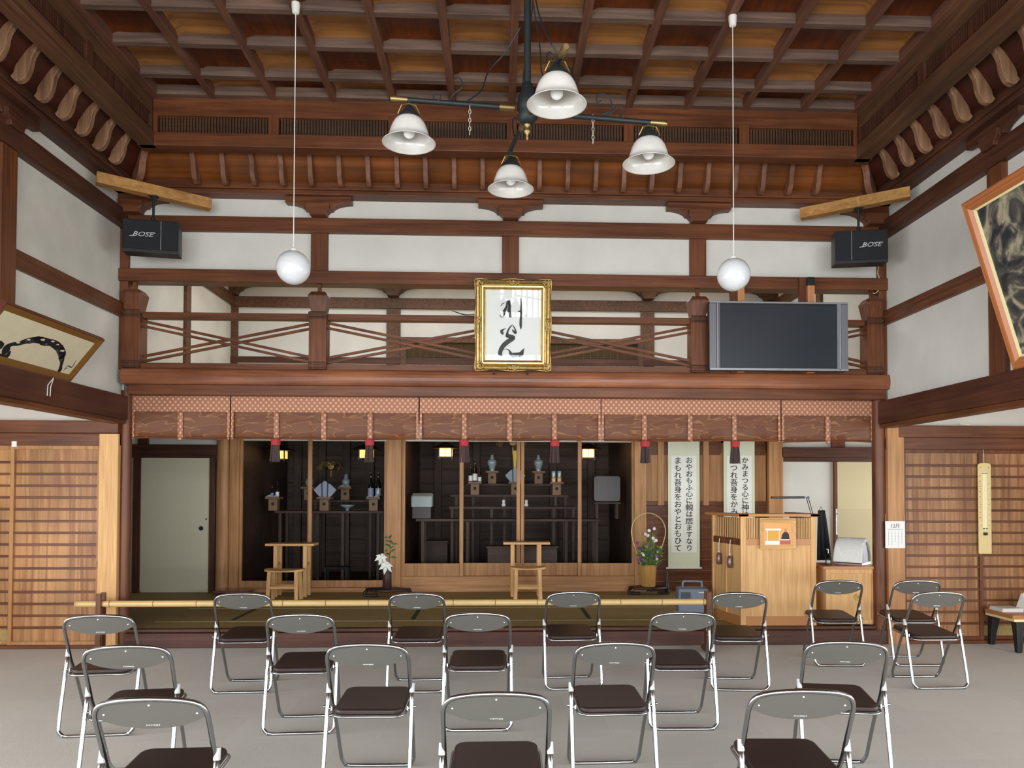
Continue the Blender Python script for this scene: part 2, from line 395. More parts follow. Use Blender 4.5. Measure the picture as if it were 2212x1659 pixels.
# rear wall, with low and high windows
wr = MB()
wr.box(-6.6, 6.85, YR-.12, YR, 0, .2).box(-6.6, 6.85, YR-.12, YR, 2.1, 3.05).box(-6.6, 6.85, YR-.12, YR, 4.25, 5.6)
for a, b, z0, z1 in ((-6.6, -4.6, .2, 2.1), (4.84, 6.85, .2, 2.1), (-6.6, -3.5, 3.05, 4.25), (3.74, 6.85, 3.05, 4.25), (-.9, 0, 3.05, 4.25)): wr.box(a, b, YR-.12, YR, z0, z1)
struct(wr.build('wall_rear', 'plaster'))
def window(n, x0, x1, z0, z1, axis, c, nv, nh, bw=.012):
    """window frame with its bars standing in a wall opening"""
    m = MB(); q = MB()
    def B(mb, a, b, za, zb, t):
        if axis == 'Y': mb.box(a, b, c-t, c+t, za, zb)
        else: mb.box(c-t, c+t, a, b, za, zb)
    for a, b, za, zb in ((x0+.05, x1-.05, z0, z0+.05), (x0+.05, x1-.05, z1-.05, z1), (x0, x0+.05, z0, z1), (x1-.05, x1, z0, z1)): B(m, a, b, za, zb, .03)
    for k in range(1, nv): x = x0+(x1-x0)*k/nv; B(q, x-bw, x+bw, z0, z1, .012)
    for k in range(1, nh): z = z0+(z1-z0)*k/nh; B(q, x0, x1, z-.012, z+.012, .012)
    o = struct(m.build('window_%d' % n, 'beamX')); struct(q.build('window_bars', 'beamX', o)); return o
for i in range(5): window(20+i, -4.6+1.888*i, -4.6+1.888*(i+1), .2, 2.1, 'Y', YR-.06, 4, 6)
for i in range(2):
    X_ = (XL-.05, XR+.05)[i]
    for k in range(2): window(1+2*i+k, -5.7+3.55*k, -2.15+3.55*k, 2.85, 4.15, 'X', X_, 12, 2)  # unseen clerestory windows, added as a way in for the fill
for i, (a, b) in enumerate(((-3.5, -2.2), (-2.2, -.9), (0, 1.87), (1.87, 3.74))): window(i+5, a, b, 3.05, 4.25, 'Y', YR-.06, 12, 2, .03)
for s, X, n0, nm in ((-1, -6.55, 9, 'wall_aisle_left'), (1, 6.8, 14, 'wall_aisle_right')):
    a, b = sorted((X, X+.1*s))
    m = MB().box(a, b, YR, 7.95, 0, .2).box(a, b, YR, 7.95, 2.1, 2.85).box(a, b, YR, -5.4, .2, 2.1).box(a, b, 4.2, 7.95, .2, 2.1)
    struct(m.build(nm, 'plaster'))
    for i in range(5): window(n0+i, -5.4+1.92*i, -5.4+1.92*(i+1), .2, 2.1, 'X', X+.05*s, 3, 4)
struct(MB().box(-6.65, XL-.09, YR, 7.95, 2.85, 2.95).build('ceiling_aisle_left', 'paleY'))
struct(MB().box(XR+.09, 6.9, YR, 7.95, 2.85, 2.95).build('ceiling_aisle_right', 'paleY'))

# --- front wall over the stage: plaster with posts, beams, brackets
wf = struct(MB().box(XL-.1, XR+.1, 7.93, 8.03, 3.84, 4.75).build('wall_front', 'plaster'))
def part(mb, name, m, par, **k): return struct(mb.build(name, m, par, **k))
part(MB().box(XL-.03, XR+.03, YF, 7.94, 4.255, 4.41), 'tie_beam', 'beamX', wf, bevel=.006)
part(MB().box(XL-.03, XR+.03, YF-.03, 8.05, 3.725, 3.855), 'lintel_beam', 'beamX', wf, bevel=.012)
part(MB().box(XL-.03, XR+.03, 7.765, 8.0, 4.605, 4.65), 'wall_plate', 'beamX', wf, bevel=.006)
part(MB().box(XL-.03, XR+.03, 7.745, 8.0, 4.65, 4.73), 'plate_rail', 'beamX', wf, bevel=.004)
for x in POSTS[1:4]:
    part(MB().box(x-.087, x+.087, YF+.01, 7.95, 3.855, 4.255), 'post', 'beamZ', wf, bevel=.006)
def bracket_outline(hw=.335):
    o = [(-hw, 4.61), (-hw, 4.545)]
    for k in range(7):
        t = k/6*PI/2; o.append((-hw+.03+(hw-.17)*math.sin(t), 4.545-.055*(1-math.cos(t))-.012*math.sin(t)))
    return o+[(-x, z) for x, z in o[::-1]]
masu = [(-.12, 4.535), (-.12, 4.475), (-.105, 4.462), (-.088, 4.445), (-.078, 4.41), (.078, 4.41), (.088, 4.445), (.105, 4.462), (.12, 4.475), (.12, 4.535)]
def bracket(par, X=None, Y=None, face=None, sgn=1, m='beamX', m2='beamX', dz=0):
    """boat-shaped bracket arm with its bearing block, on a wall across X (at X=..) or across Y"""
    if Y is None:
        a = [(X+x, z+dz) for x, z in bracket_outline()]; b = [(X+x, z+dz) for x, z in masu]
        part(MB().prism(a, 'Y', face-.05, face+.06), 'bracket_arm', m, par, bevel=.004)
        part(MB().prism(b, 'Y', face-.085, face+.05), 'bearing_block', m2, par, bevel=.004)
    else:
        a = [(Y+x, z+dz) for x, z in bracket_outline()]; b = [(Y+x, z+dz) for x, z in masu]
        f0, f1 = sorted((face, face-.06*sgn)); part(MB().prism(a, 'X', f0, f1), 'bracket_arm', m, par, bevel=.004)
        f0, f1 = sorted((face+.035*sgn, face-.05*sgn)); part(MB().prism(b, 'X', f0, f1), 'bearing_block', m2, par, bevel=.004)
for x in POSTS[1:4]: bracket(wf, X=x, face=YF-.01)
for x in (POSTS[0]+.1, POSTS[4]-.1): bracket(wf, X=x, face=YF-.01)

# corner posts of the stage front, floor beam of the gallery
part(MB().box(POSTS[0]-.11, POSTS[0]+.045, YF, 8.06, 2.83, 4.61), 'corner_post', 'beamZ', wf, bevel=.006)
part(MB().box(POSTS[4]-.045, POSTS[4]+.11, YF, 8.06, 2.83, 4.61), 'corner_post', 'beamZ', wf, bevel=.006)
lg = [(7.815+.03*(1-math.cos(t)), 2.752+.079*math.sin(t)) for t in np.linspace(-PI/2, PI/2, 9)]+[(8.1, 2.831), (8.1, 2.673)]
struct(MB().prism(lg, 'X', -3.81, 4.115).build('trim_1', 'logX', bevel=.006))
struct(MB().box(-3.745, 4.07, 7.85, 8.06, 2.568, 2.673).build('trim_2', 'beamX', bevel=.008))
struct(MB().box(XL-.03, XR+.03, 8.06, 11.2, 2.6, 2.72).box(-6.6, XL, 8.0, 11, 2.6, 2.72).box(XR, 6.9, 8.0, 11, 2.6, 2.72).build('ceiling_stage', 'darkX'))
struct(MB().box(XL-.03, XR+.03, 8.06, 11.2, 2.72, 2.83).build('floor_gallery', 'tatami'))
# corner posts under the beam (rounded)
for i, (x, r) in enumerate(((-3.81, .055), (4.045, .07))):
    struct(MB().lathe([(r, 0), (r, 2.62)], (x, 7.97, 0), 20).build('trim_%d' % (3+i), 'beamZ', smooth='angle'))
# stage edge
struct(MB().box(-3.78, 4.11, 7.94, 8.03, .155, .184).build('trim_14', 'darkX', bevel=.004))  # dark strip standing in for the shadow line under the tatami
struct(MB().box(-3.78, 4.11, 7.9, 8.0, 0, .15).build('trim_5', 'fascia', bevel=.006))
struct(MB().box(-6.5, 6.8, 7.97, YS+.4, 0, .18).build('floor_stage', 'tatami'))
hb = MB()
for y in (8.42, 9.35, 9.93): hb.box(-3.7, 3.95, y, y+.012, .18, .1815)
struct(hb.build('trim_6', 'tatami_thread'))
hb = MB()
for x in (-2.9, -.94, 1.02, 2.98): hb.box(x-.025, x+.025, 8.5, 9.3, .18, .181)
struct(hb.build('trim_7', 'tatami_edge'))

# --- side walls of the nave (upper part carried on the long head beams)
def side_wall(nm, X, s, pm):
    """s=+1: wall on the left whose room side looks to +X"""
    a, b = sorted((X, X-.1*s))
    w_ = struct(MB().box(a, b, 1.4, YG+.1, 2.3, 4.75).box(a, b, YR, 1.4, 2.3, 2.85).box(a, b, YR, 1.4, 4.15, 4.75).box(a, b, YR, -5.7, 2.85, 4.15).build(nm, pm))
    def bx(name, m, d, y0, y1, z0, z1, bev=.006):
        f0, f1 = sorted((X+d*s, X-.06*s)); return part(MB().box(f0, f1, y0, y1, z0, z1), name, m, w_, bevel=bev)
    bx('head_beam', 'nageshi', .115, YR, 7.86, 2.31, 2.548)
    bx('head_beam_lip', 'beamY', .09, YR, 7.86, 2.27, 2.31, .004)
    bx('head_beam_lip', 'nageshi', .05, YR, 7.86, 2.548, 2.56, .002)
    bx('tie_beam', 'darkY', .07, YR, 7.9, 4.27, 4.45)
    bx('rail', 'beamY', .04, 2.2, 7.9, 3.36, 3.51)
    bx('wall_plate', 'darkY', .165, YR, 7.93, 4.605, 4.65)
    bx('plate_rail', 'darkY', .185, YR, 7.93, 4.65, 4.73, .004)
    for y in (6.04, 4.1, 2.15): bx('post', 'beamZ', .055, y-.095, y+.095, 2.55, 4.27)
    for y in (6.04, 4.1, 2.15): bracket(w_, Y=y, face=X+.075*s, sgn=s, m='darkY', m2='darkY')
    # gallery stretch
    bx('gallery_post', 'sideframeY', .04, 9.46, 9.6, 2.83, 4.6)
    bx('gallery_rail', 'sideframeY', .05, 8.06, YG, 4.27, 4.42)
    return w_
side_wall('wall_left', XL, 1, 'plaster_left'); side_wall('wall_right', XR, -1, 'plaster')

# --- gallery above the stage
wg = struct(MB().box(XL-.1, XR+.1, YG, YG+.1, 2.83, 4.75).build('wall_gallery', 'plaster'))
part(MB().box(XL, XR, YG-.05, YG, 4.25, 4.40), 'tie_beam', 'sideframeY', wg)
part(MB().box(XL, XR, YG-.05, YG, 3.44, 3.53), 'baseboard', 'darkX', wg)
part(MB().box(XL, XR, YG-.03, YG, 2.83, 3.44), 'lower_boards', 'plaster', wg)
for x in (-3.83, -1.53, .33, 2.19, 4.0):
    part(MB().box(x-.1 if abs(x) < 3 else x-.07, x+.1 if abs(x) < 3 else x+.07, YG-.04, YG+.01, 2.83, 4.25), 'post', 'sideframeY', wg, bevel=.005)
    bracket(wg, X=x, face=YG-.07, m='sideframeY', m2='sideframeY')
gf = MB()
ring(gf, -1.42, 2.12, YG-.06, YG-.02, 2.95, 3.83, .075)
gw = struct(gf.build('window_19', 'sideframeY'))
part(MB().box(-1.34, 2.04, YG-.02, YG-.01, 3.02, 3.76), 'reed_backing', 'altar_black', gw)
rg = MB()
for k in range(54): z = 3.03+k*.0135; rg.box(-1.34, 2.04, YG-.032, YG-.024, z, z+.006)
for k in range(1, 34): x = -1.34+3.38*k/34; rg.box(x-.004, x+.004, YG-.036, YG-.03, 3.02, 3.76)
part(rg, 'reed_screen', 'reed', gw)
struct(MB().box(XL, XR, 8.03, YG, 4.66, 4.75).build('ceiling_gallery', 'hinokiX'))

# --- coffered ceiling
CXL, CXR, CYF = -3.30, 3.54, 7.33
NX = 12; PXc = (CXR-CXL)/NX; PYc = .493; rows = [6.955-PYc*k for k in range(26)]
lm = MB(); xs = [CXL+PXc*k for k in range(NX+1)]; ys = [CYF]+rows+[YR]
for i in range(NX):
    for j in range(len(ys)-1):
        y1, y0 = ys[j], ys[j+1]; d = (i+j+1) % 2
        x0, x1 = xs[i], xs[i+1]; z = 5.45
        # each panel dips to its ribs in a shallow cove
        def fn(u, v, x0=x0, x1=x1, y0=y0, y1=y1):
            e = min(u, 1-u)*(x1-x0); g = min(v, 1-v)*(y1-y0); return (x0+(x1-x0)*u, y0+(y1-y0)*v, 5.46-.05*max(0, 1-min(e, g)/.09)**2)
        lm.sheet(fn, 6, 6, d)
ceil = struct(lm.build('ceiling', ['coffer_sheen_light', 'coffer_sheen_dark'], smooth=True))
part(MB().box(CXL-.7, CXR+.7, YR-.2, CYF+.8, 5.47, 5.55), 'ceiling_boards', 'coffer_sheen_dark', ceil)
for x in [CXL+.034]+xs[1:-1]+[CXR-.034]: part(MB().box(x-.034, x+.034, YR, CYF, 5.34, 5.44), 'ceiling_rib', 'coffer_rib_y', ceil, bevel=.004)
for y in [CYF-.034]+rows: part(MB().box(CXL, CXR, y-.034, y+.034, 5.346, 5.44), 'ceiling_rib', 'coffer_rib_x', ceil, bevel=.004)

# --- frieze of slats below the ceiling, on three sides
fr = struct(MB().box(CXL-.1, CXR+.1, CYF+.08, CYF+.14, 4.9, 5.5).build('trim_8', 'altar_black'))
part(MB().box(CXL-.13, CXR+.13, CYF-.03, CYF+.12, 4.872, 5.0), 'frieze_sill', 'beamX', fr, bevel=.006)
part(MB().box(CXL, CXR, CYF-.0, CYF+.1, 5.19, 5.46), 'frieze_board', 'beamX', fr, bevel=.005)
part(MB().box(CXL, CXR, CYF-.012, CYF+.06, 5.165, 5.19), 'frieze_molding', 'beamX', fr)
for k in range(7):
    x = CXL+2*PXc*k; part(MB().box(max(CXL, x-.05), min(CXR, x+.05), CYF-.015, CYF+.06, 5.0, 5.2), 'frieze_post', 'beamZ', fr, bevel=.004)
for k in range(6):
    x0 = CXL+2*PXc*k+.06; x1 = CXL+2*PXc*(k+1)-.06; m = MB(); n = 36
    for i in range(n): x = x0+(x1-x0)*(i+.5)/n; m.box(x-.0085, x+.0085, CYF+.01, CYF+.03, 5.0, 5.17)
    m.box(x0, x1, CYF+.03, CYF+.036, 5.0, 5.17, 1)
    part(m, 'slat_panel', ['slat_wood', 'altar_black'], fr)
for i, (X, s) in enumerate(((CXL, 1), (CXR, -1))):
    def sx(a, b): return sorted((X+a*s, X+b*s))
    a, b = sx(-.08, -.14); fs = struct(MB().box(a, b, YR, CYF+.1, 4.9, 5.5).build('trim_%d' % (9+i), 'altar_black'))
    a, b = sx(.03, -.12); part(MB().box(a, b, YR, CYF+.05, 4.872, 5.0), 'frieze_sill', 'sideframeY', fs, bevel=.006)
    a, b = sx(0, -.1); part(MB().box(a, b, YR, CYF, 5.19, 5.46), 'frieze_board', 'sideframeY', fs, bevel=.005)
    a, b = sx(.012, -.06); part(MB().box(a, b, YR, CYF, 5.165, 5.19), 'frieze_molding', 'sideframeY', fs)
    y = CYF; j = 0
    while y > -4.6:
        a, b = sx(.015, -.06); part(MB().box(a, b, y-.05, min(CYF, y+.05), 5.0, 5.2), 'frieze_post', 'darkZ', fs, bevel=.004)
        m = MB(); y1 = y-.06; y0 = y-2*PXc+.06
        for q in range(34):
            yy = y0+(y1-y0)*(q+.5)/34; a, b = sx(-.01, -.03); m.box(a, b, yy-.008, yy+.008, 5.0, 5.17)
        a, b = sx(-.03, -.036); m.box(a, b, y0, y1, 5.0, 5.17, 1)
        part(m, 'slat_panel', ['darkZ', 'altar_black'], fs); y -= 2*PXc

# --- cove between wall plate and frieze: curved boards and S-shaped ribs. d = distance out from the wall plane
cove = crom([(.10, 4.70), (.16, 4.72), (.22, 4.755), (.28, 4.83), (.33, 4.90), (.42, 4.985), (.56, 5.03)], 5)
rib = crom([(.218, 4.675), (.240, 4.655), (.275, 4.656), (.310, 4.680), (.338, 4.730), (.352, 4.780), (.360, 4.832), (.382, 4.882), (.42, 4.928), (.475, 4.962), (.53, 4.98)], 4)
rib = [(.205, 4.69)]+rib+[(.53, 5.03), (.42, 4.99), (.33, 4.905), (.28, 4.835), (.235, 4.765), (.225, 4.715)]
cb = MB()
for i in range(len(cove)-1):
    (d0, z0), (d1, z1) = cove[i], cove[i+1]
    cb.add([(XL+d0, 7.93-d0, z0), (XR-d0, 7.93-d0, z0), (XR-d1, 7.93-d1, z1), (XL+d1, 7.93-d1, z1)], [(0, 1, 2, 3)])
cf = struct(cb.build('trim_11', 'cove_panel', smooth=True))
for k in range(1, 24):
    x = CXL+PXc/2*k; part(MB().prism([(7.93-d, z) for d, z in rib], 'X', x-.023, x+.023), 'cove_rib', 'cove_rib_front', cf, bevel=.003)
for i, (X, s) in enumerate(((XL, 1), (XR, -1))):
    cb = MB()
    for q in range(len(cove)-1):
        (d0, z0), (d1, z1) = cove[q], cove[q+1]
        cb.add([(X+d0*s, 7.93-d0, z0), (X+d0*s, YR, z0), (X+d1*s, YR, z1), (X+d1*s, 7.93-d1, z1)], [(0, 1, 2, 3)])
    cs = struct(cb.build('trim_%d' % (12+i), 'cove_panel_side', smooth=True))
    for k in range(1, 22):
        y = CYF-.10-PXc/2*(k-1); part(MB().prism([(X+d*s, z) for d, z in rib], 'Y', y-.026, y+.026), 'cove_rib', 'cove_rib', cs, bevel=.005)
    # hip rib running into the corner
    hv = MB(); n = len(rib)
    for off in (-.022, .022):
        hv.v += [(X+(d*s)+off*s, 7.93-d+off, z) for d, z in rib]
    hv.f = [tuple(range(n))[::-1], tuple(range(n, 2*n))]+[(q, (q+1) % n, n+(q+1) % n, n+q) for q in range(n)]; hv.mi = [0]*len(hv.f)
    part(hv, 'hip_rib', 'cove_rib_front', cs)

# --- board doors of the aisles, on the line of the stage front
def board_door(n, label_m, x0, x1, stiles, par_m):
    pass
def slat_door(n, x0, x1, m, frame_m, dy=0):
    d = struct(MB().box(x0+.001*dy, x1, 7.945+dy, 7.965+dy, 0.03, 2.06).build('door_%d' % n, m))
    fm = ring(MB(), x0, x1, 7.918+dy, 7.944+dy, .036, 2.05, .038)
    part(fm, 'door_frame', frame_m, d, bevel=.003)
    sm = MB(); nb = 15
    for k in range(1, nb+1): z = .09+k*(1.91/(nb+1)); sm.box(x0+.038, x1-.038, 7.928+dy, 7.944+dy, z-.012, z+.012)
    part(sm, 'door_battens', 'beamX', d, bevel=.002)
    return d
d = slat_door(1, -4.93, -4.03, 'board_warm', 'paleZ')
part(MB().box(-4.052, -4.04, 7.905, 7.92, .80, .88), 'finger_pull', 'black_iron', d)
slat_door(2, -5.85, -4.90, 'board_warm', 'paleZ', .035)
d = slat_door(3, 4.27, 5.14, 'board_right', 'beamZ')
part(MB().box(4.275, 4.287, 7.905, 7.92, .92, 1.02), 'finger_pull', 'black_iron', d)
slat_door(4, 5.11, 6.05, 'board_right', 'beamZ', .035)
for i, (xa, xb, px, mz, mx) in enumerate(((-6.6, -3.84, (-4.03, -3.84), 'paleZ', 'beamX'), (4.09, 6.8, (4.09, 4.27), 'paleZ', 'beamX'))):
    m = MB().box(xa, xb, 7.97, 8.06, 2.05, 2.85); w_ = struct(m.build('wall_aisle_front_%s' % ('left', 'right')[i], 'plaster'))
    lx = (xa, xb) if i == 0 else (4.21, xb)
    part(MB().box(lx[0], lx[1], 7.86, 7.98, 2.175, 2.30), 'lintel', mx, w_, bevel=.008)
    part(MB().box(xa, xb, 7.90, 7.98, 2.05, 2.175), 'door_track', mx, w_, bevel=.005)
    part(MB().box(px[0], px[1], 7.87, 8.0, 0, 2.17 if i == 0 else 2.33), 'jamb_post', 'hinokiZ' if i == 0 else mz, w_, bevel=.006)
    part(MB().box(xa, xb, 7.9, 8.0, 0, .035), 'sill', mx, w_, bevel=.004)
    part(MB().box((-6.6, 6.05)[i], (-5.85, 6.85)[i], 7.95, 8.0, .036, 2.049), 'end_boards', 'board_warm', w_)

# --- end walls of the stage; right window is unseen, added to light it
for i, (X, s_) in enumerate(((-6.55, -1), (6.8, 1))):
    a, b = sorted((X, X+.1*s_))
    if i == 0: struct(MB().box(a, b, 7.97, 10.95, 0, 2.7).build('wall_stage_left', 'plaster')); continue
    m = MB().box(a, b, 7.97, 10.95, 0, .4).box(a, b, 7.97, 10.95, 2.1, 2.7).box(a, b, 7.97, 8.3, .4, 2.1).box(a, b, 10.5, 10.95, .4, 2.1)
    struct(m.build('wall_stage_%s' % ('left', 'right')[i], 'plaster')); window(25+i, 8.3, 10.5, .4, 2.1, 'X', X+.05*s_, 4, 4)

# --- rear wall of the stage
def yb(px, py): return onY(px, py, YS).x
ws = MB()
for a, b, z0, z1 in ((-6.5, 6.8, 2.30, 2.7), (-6.5, -3.75, .18, 2.3), (3.85, 6.8, .18, 2.3)): ws.box(a, b, YS, YS+.08, z0, z1)
ws = struct(ws.build('wall_stage', 'plaster'))
for nm, a, b, z0, z1, m, t in (
        ('lintel', -6.5, -3.84, 2.05, 2.235, 'darkX', .07), ('jamb', -5.06, -4.96, .18, 2.05, 'darkZ', .05), ('jamb', -4.02, -3.94, .18, 2.05, 'darkZ', .05),
        ('hanging_post', -5.0, -4.87, 2.235, 2.6, 'darkZ', .05),
        ('lintel', 4.05, 6.8, 2.09, 2.235, 'darkX', .09), ('door_track', 4.07, 6.8, 2.03, 2.09, 'darkX', .06),
        ('hanging_post', 4.80, 4.99, 2.235, 2.6, 'beamZ', .05), ('jamb', 4.83, 4.88, .18, 2.03, 'beamZ', .04)):
    part(MB().box(a, b, YS-t, YS+.02, z0, z1), nm, m, ws, bevel=.004)
for a, b in ((-3.73, -3.60), (-1.56, -1.36), (1.93, 2.10), (3.86, 4.07)):
    part(MB().box(a, b, YS-.09, YS+.1, .18, 2.62), 'post', 'paleZ', ws, bevel=.006)
part(MB().lathe([(.10, .18), (.095, 2.62)], (-3.83, YS-.02, 0), 20), 'log_post', 'paleZ', ws, smooth='angle')
# fusuma doors
d5 = struct(MB().box(-4.96, -4.0, YS-.03, YS, .2, 2.05).build('door_5', 'paper_cream'))
part(MB().lathe([(.026, 0), (.030, -.004), (.030, -.012), (.018, -.01)], (-4.13, YS-.03, 1.07), 20, 'Y'), 'door_pull', 'black_iron', d5)
part(MB().lathe([(.012, 0), (.012, -.01)], (-4.06, YS-.03, 1.20), 12, 'Y'), 'door_latch', 'brass', d5)
d6 = struct(MB().box(4.88, 6.0, YS-.035, YS, .2, 2.03).build('door_6', 'paper_beige'))
part(MB().box(5.0, 5.9, YS-.037, YS-.034, .9, .93), 'door_rail', 'paper_beige', d6)

# wall boards behind the scrolls
wb = struct(MB().box(2.08, 3.88, YS, YS+.06, .18, 2.65).build('wall_boards', 'paleZ'))
for k in range(7): part(MB().box(2.10, 3.86, YS-.018, YS+.005, .32+k*.155, .32+k*.155+.148), 'plank', 'beamX', wb, bevel=.004)
part(MB().box(2.08, 3.88, YS-.05, YS, .18, .31), 'baseboard', 'beamX', wb, bevel=.004)
part(MB().box(2.10, 3.86, YS-.03, YS, 1.40, 1.46), 'mid_rail', 'beamX', wb, bevel=.004)
for x in (2.32, 2.97, 3.62): part(MB().box(x-.04, x+.04, YS-.04, YS, 1.40, 2.62), 'stud', 'paleZ', wb, bevel=.004)
for x in (2.32, 2.97, 3.62):
    part(MB().prism([(x-.22, 2.6), (x-.22, 2.16), (x-.2, 2.12), (x+.2, 2.12), (x+.22, 2.16), (x+.22, 2.6)], 'Y', YS-.03, YS-.012), 'shoulder_board', 'beamX', wb, bevel=.004)

# --- the two altar recesses with their glazed sliding doors
def recess(nm, x0, x1, zf, zs, n0):
    r = MB()
    r = struct(MB().box(x0-.08, x1+.08, 13.2, 13.28, .1, 2.7).build(nm, 'altarX'))
    struct(MB().box(x0-.08, x0, YS+.1, 13.2, .1, 2.7).build(nm+'_side_a', 'altarX')); struct(MB().box(x1, x1+.08, YS+.1, 13.2, .1, 2.7).build(nm+'_side_b', 'altarX'))
    struct(MB().box(x0, x1, YS+.05, 13.2, 2.62, 2.7).build(nm.replace('wall', 'ceiling'), 'altarX')); struct(MB().box(x0, x1, YS+.1, 13.2, .1, zf).build(nm.replace('wall', 'floor'), 'altarX'))
    b = MB()
    for k in range(10): z = .3+k*.24; b.box(x0+.02, x1-.02, 13.16, 13.2, z, z+.22)
    part(b, 'back_boards', 'altarX', r, bevel=.006)
    for k in range(5): x = x0+(x1-x0)*(k+.5)/5; part(MB().box(x-.06, x+.06, 13.08, 13.16, zf, 2.6), 'back_post', 'altarZ', r, bevel=.005)
    if zs > ZF+.02: part(MB().box(x0-.02, x1+.02, YS-.05, YS+.1, ZF, zs), 'threshold', 'paleX', r, bevel=.006)
    return r
recess('wall_recess_left', -3.60, -1.56, .22, .24, 1)
recess('wall_recess_center', -1.36, 1.93, .36, .40, 2)
def frame_door(n, x0, x1, z0, z1, base, y):
    d = MB().box(x0, x0+.05, y-.018, y+.018, z0, z1).box(x1-.05, x1, y-.018, y+.018, z0, z1).box(x0+.05, x1-.05, y-.017, y+.017, z0, z0+base).box(x0+.05, x1-.05, y-.017, y+.017, z1-.06, z1)
    struct(d.build('door_%d' % n, 'paleZ', bevel=.004))
frame_door(7, -3.62, -2.61, .24, 2.6, .10, YS-.02); frame_door(8, -2.68, -1.56, .24, 2.6, .10, YS+.03)
frame_door(9, -1.36, -.49, .40, 2.6, .18, YS-.02); frame_door(10, -.55, .37, .40, 2.6, .18, YS+.03)
frame_door(11, .26, 1.19, .40, 2.6, .18, YS+.03); frame_door(12, 1.13, 1.95, .40, 2.6, .18, YS-.02)
# ================================================================== things
# --- folding chairs
def chair_proto():
    t = thing('folding_chair', 'x', 'chair', group='rows of folding chairs')
    def yb_(z): return .135*(.785-z)/.285
    half = [(.2175, z) for z in (.46, .52, .60, .67)]+[(.215, .710), (.203, .742), (.180, .762), (.14, .773), (.08, .780), (0, .783)]
    top = [(x, yb_(z), z) for x, z in half]; top += [(-x, y, z) for x, y, z in top[:-1][::-1]]
    low = [(-.213, .24, .32), (-.208, .355, .09), (-.205, .372, .055), (-.190, .385, .024), (-.160, .392, .012)]
    loop = top+low+[(-x, y, z) for x, y, z in low[::-1]]
    MB().tube(crom(loop, 3, True), .0108, 10, True).build('front_frame', 'chrome', t, smooth=True)
    r0 = [(.226, .125, .525), (.228, .06, .27), (.228, .012, .075), (.222, .004, .04), (.198, 0, .018), (.165, 0, .012)]
    loop = r0+[(-x, y, z) for x, y, z in r0[::-1]]
    MB().tube(crom(loop, 3), .0118, 10).build('rear_leg_frame', 'chrome', t, smooth=True)
    # seat
    pl = rrect(.375, .385, .055, 5, 0, .235); m = MB(); n = len(pl)
    m.prism(pl, 'Z', 0, .034)
    m.v = [(x, y, z+.395+.075*(y-.04)) for x, y, z in m.v]
    m.build('seat', 'vinyl_brown', t, bevel=.012, seg=3, smooth='angle')
    pl = rrect(.392, .40, .06, 5, 0, .235)
    MB().tube([(x, y, .393+.075*(y-.04)) for x, y in pl], .0075, 8, True).build('seat_frame', 'chrome', t, smooth=True)
    for s in (-1, 1):
        MB().bar((s*.205, .10, .42), (s*.205, .20, .40), .006, .02).lathe([(.008, -.012), (.008, .012)], (s*.222, .10, .42), 10, 'X').build('seat_bracket', 'chrome', t)
        MB().tube([(s*.2255, .131, .548), (s*.2265, .12, .50)], .0145, 10).build('hinge_sleeve', 'joint_grey', t, smooth='angle')
        MB().lathe([(.007, 0), (.007, s*.012)], (s*.238, .10, .43), 10, 'X').build('pivot_bolt', 'chrome', t)
    # lens-shaped back plate
    up = crom([(-.208, .702), (-.200, .735), (-.178, .757), (-.14, .768), (-.08, .775), (0, .778), (.08, .775), (.14, .768), (.178, .757), (.200, .735), (.208, .702)], 3)
    dn = crom([(.208, .702), (.15, .674), (.08, .657), (0, .651), (-.08, .657), (-.15, .674), (-.208, .702)], 3)
    pl = up+dn[1:-1]
    def bend(x, z, e): return (x, yb_(z)+.022*(1-(x/.21)**2)*0+e, z)
    n = len(pl); m = MB(); m.add([bend(x, z, -.004) for x, z in pl]+[bend(x, z, .003) for x, z in pl], [tuple(range(n))[::-1], tuple(range(n, 2*n))]+[(i, (i+1) % n, n+(i+1) % n, n+i) for i in range(n)])
    bp_ = m.build('back_plate', 'steel_grey', t)
    for x, z in ((0, .757), (-.178, .718), (.178, .718)):
        MB().lathe([(.0046, 0), (.0034, -.003), (.0001, -.004)], (x, yb_(z)-.004, z), 10, 'Y').build('rivet', 'rivet', bp_)
    m = MB(); z0 = .6685; rr = random.Random(4)
    for k in range(9):
        x = -.026+k*.0062; a = rr.uniform(.0025, .005); m.box(x, x+.0038, yb_(z0)-.0052, yb_(z0)-.004, z0-a*.4, z0-a*.4+.0016); m.box(x+.001, x+.0022, yb_(z0)-.0052, yb_(z0)-.004, z0-a, z0+a*.7)
    m.build('maker_mark', 'rivet', bp_)
    return t
chair = chair_proto()
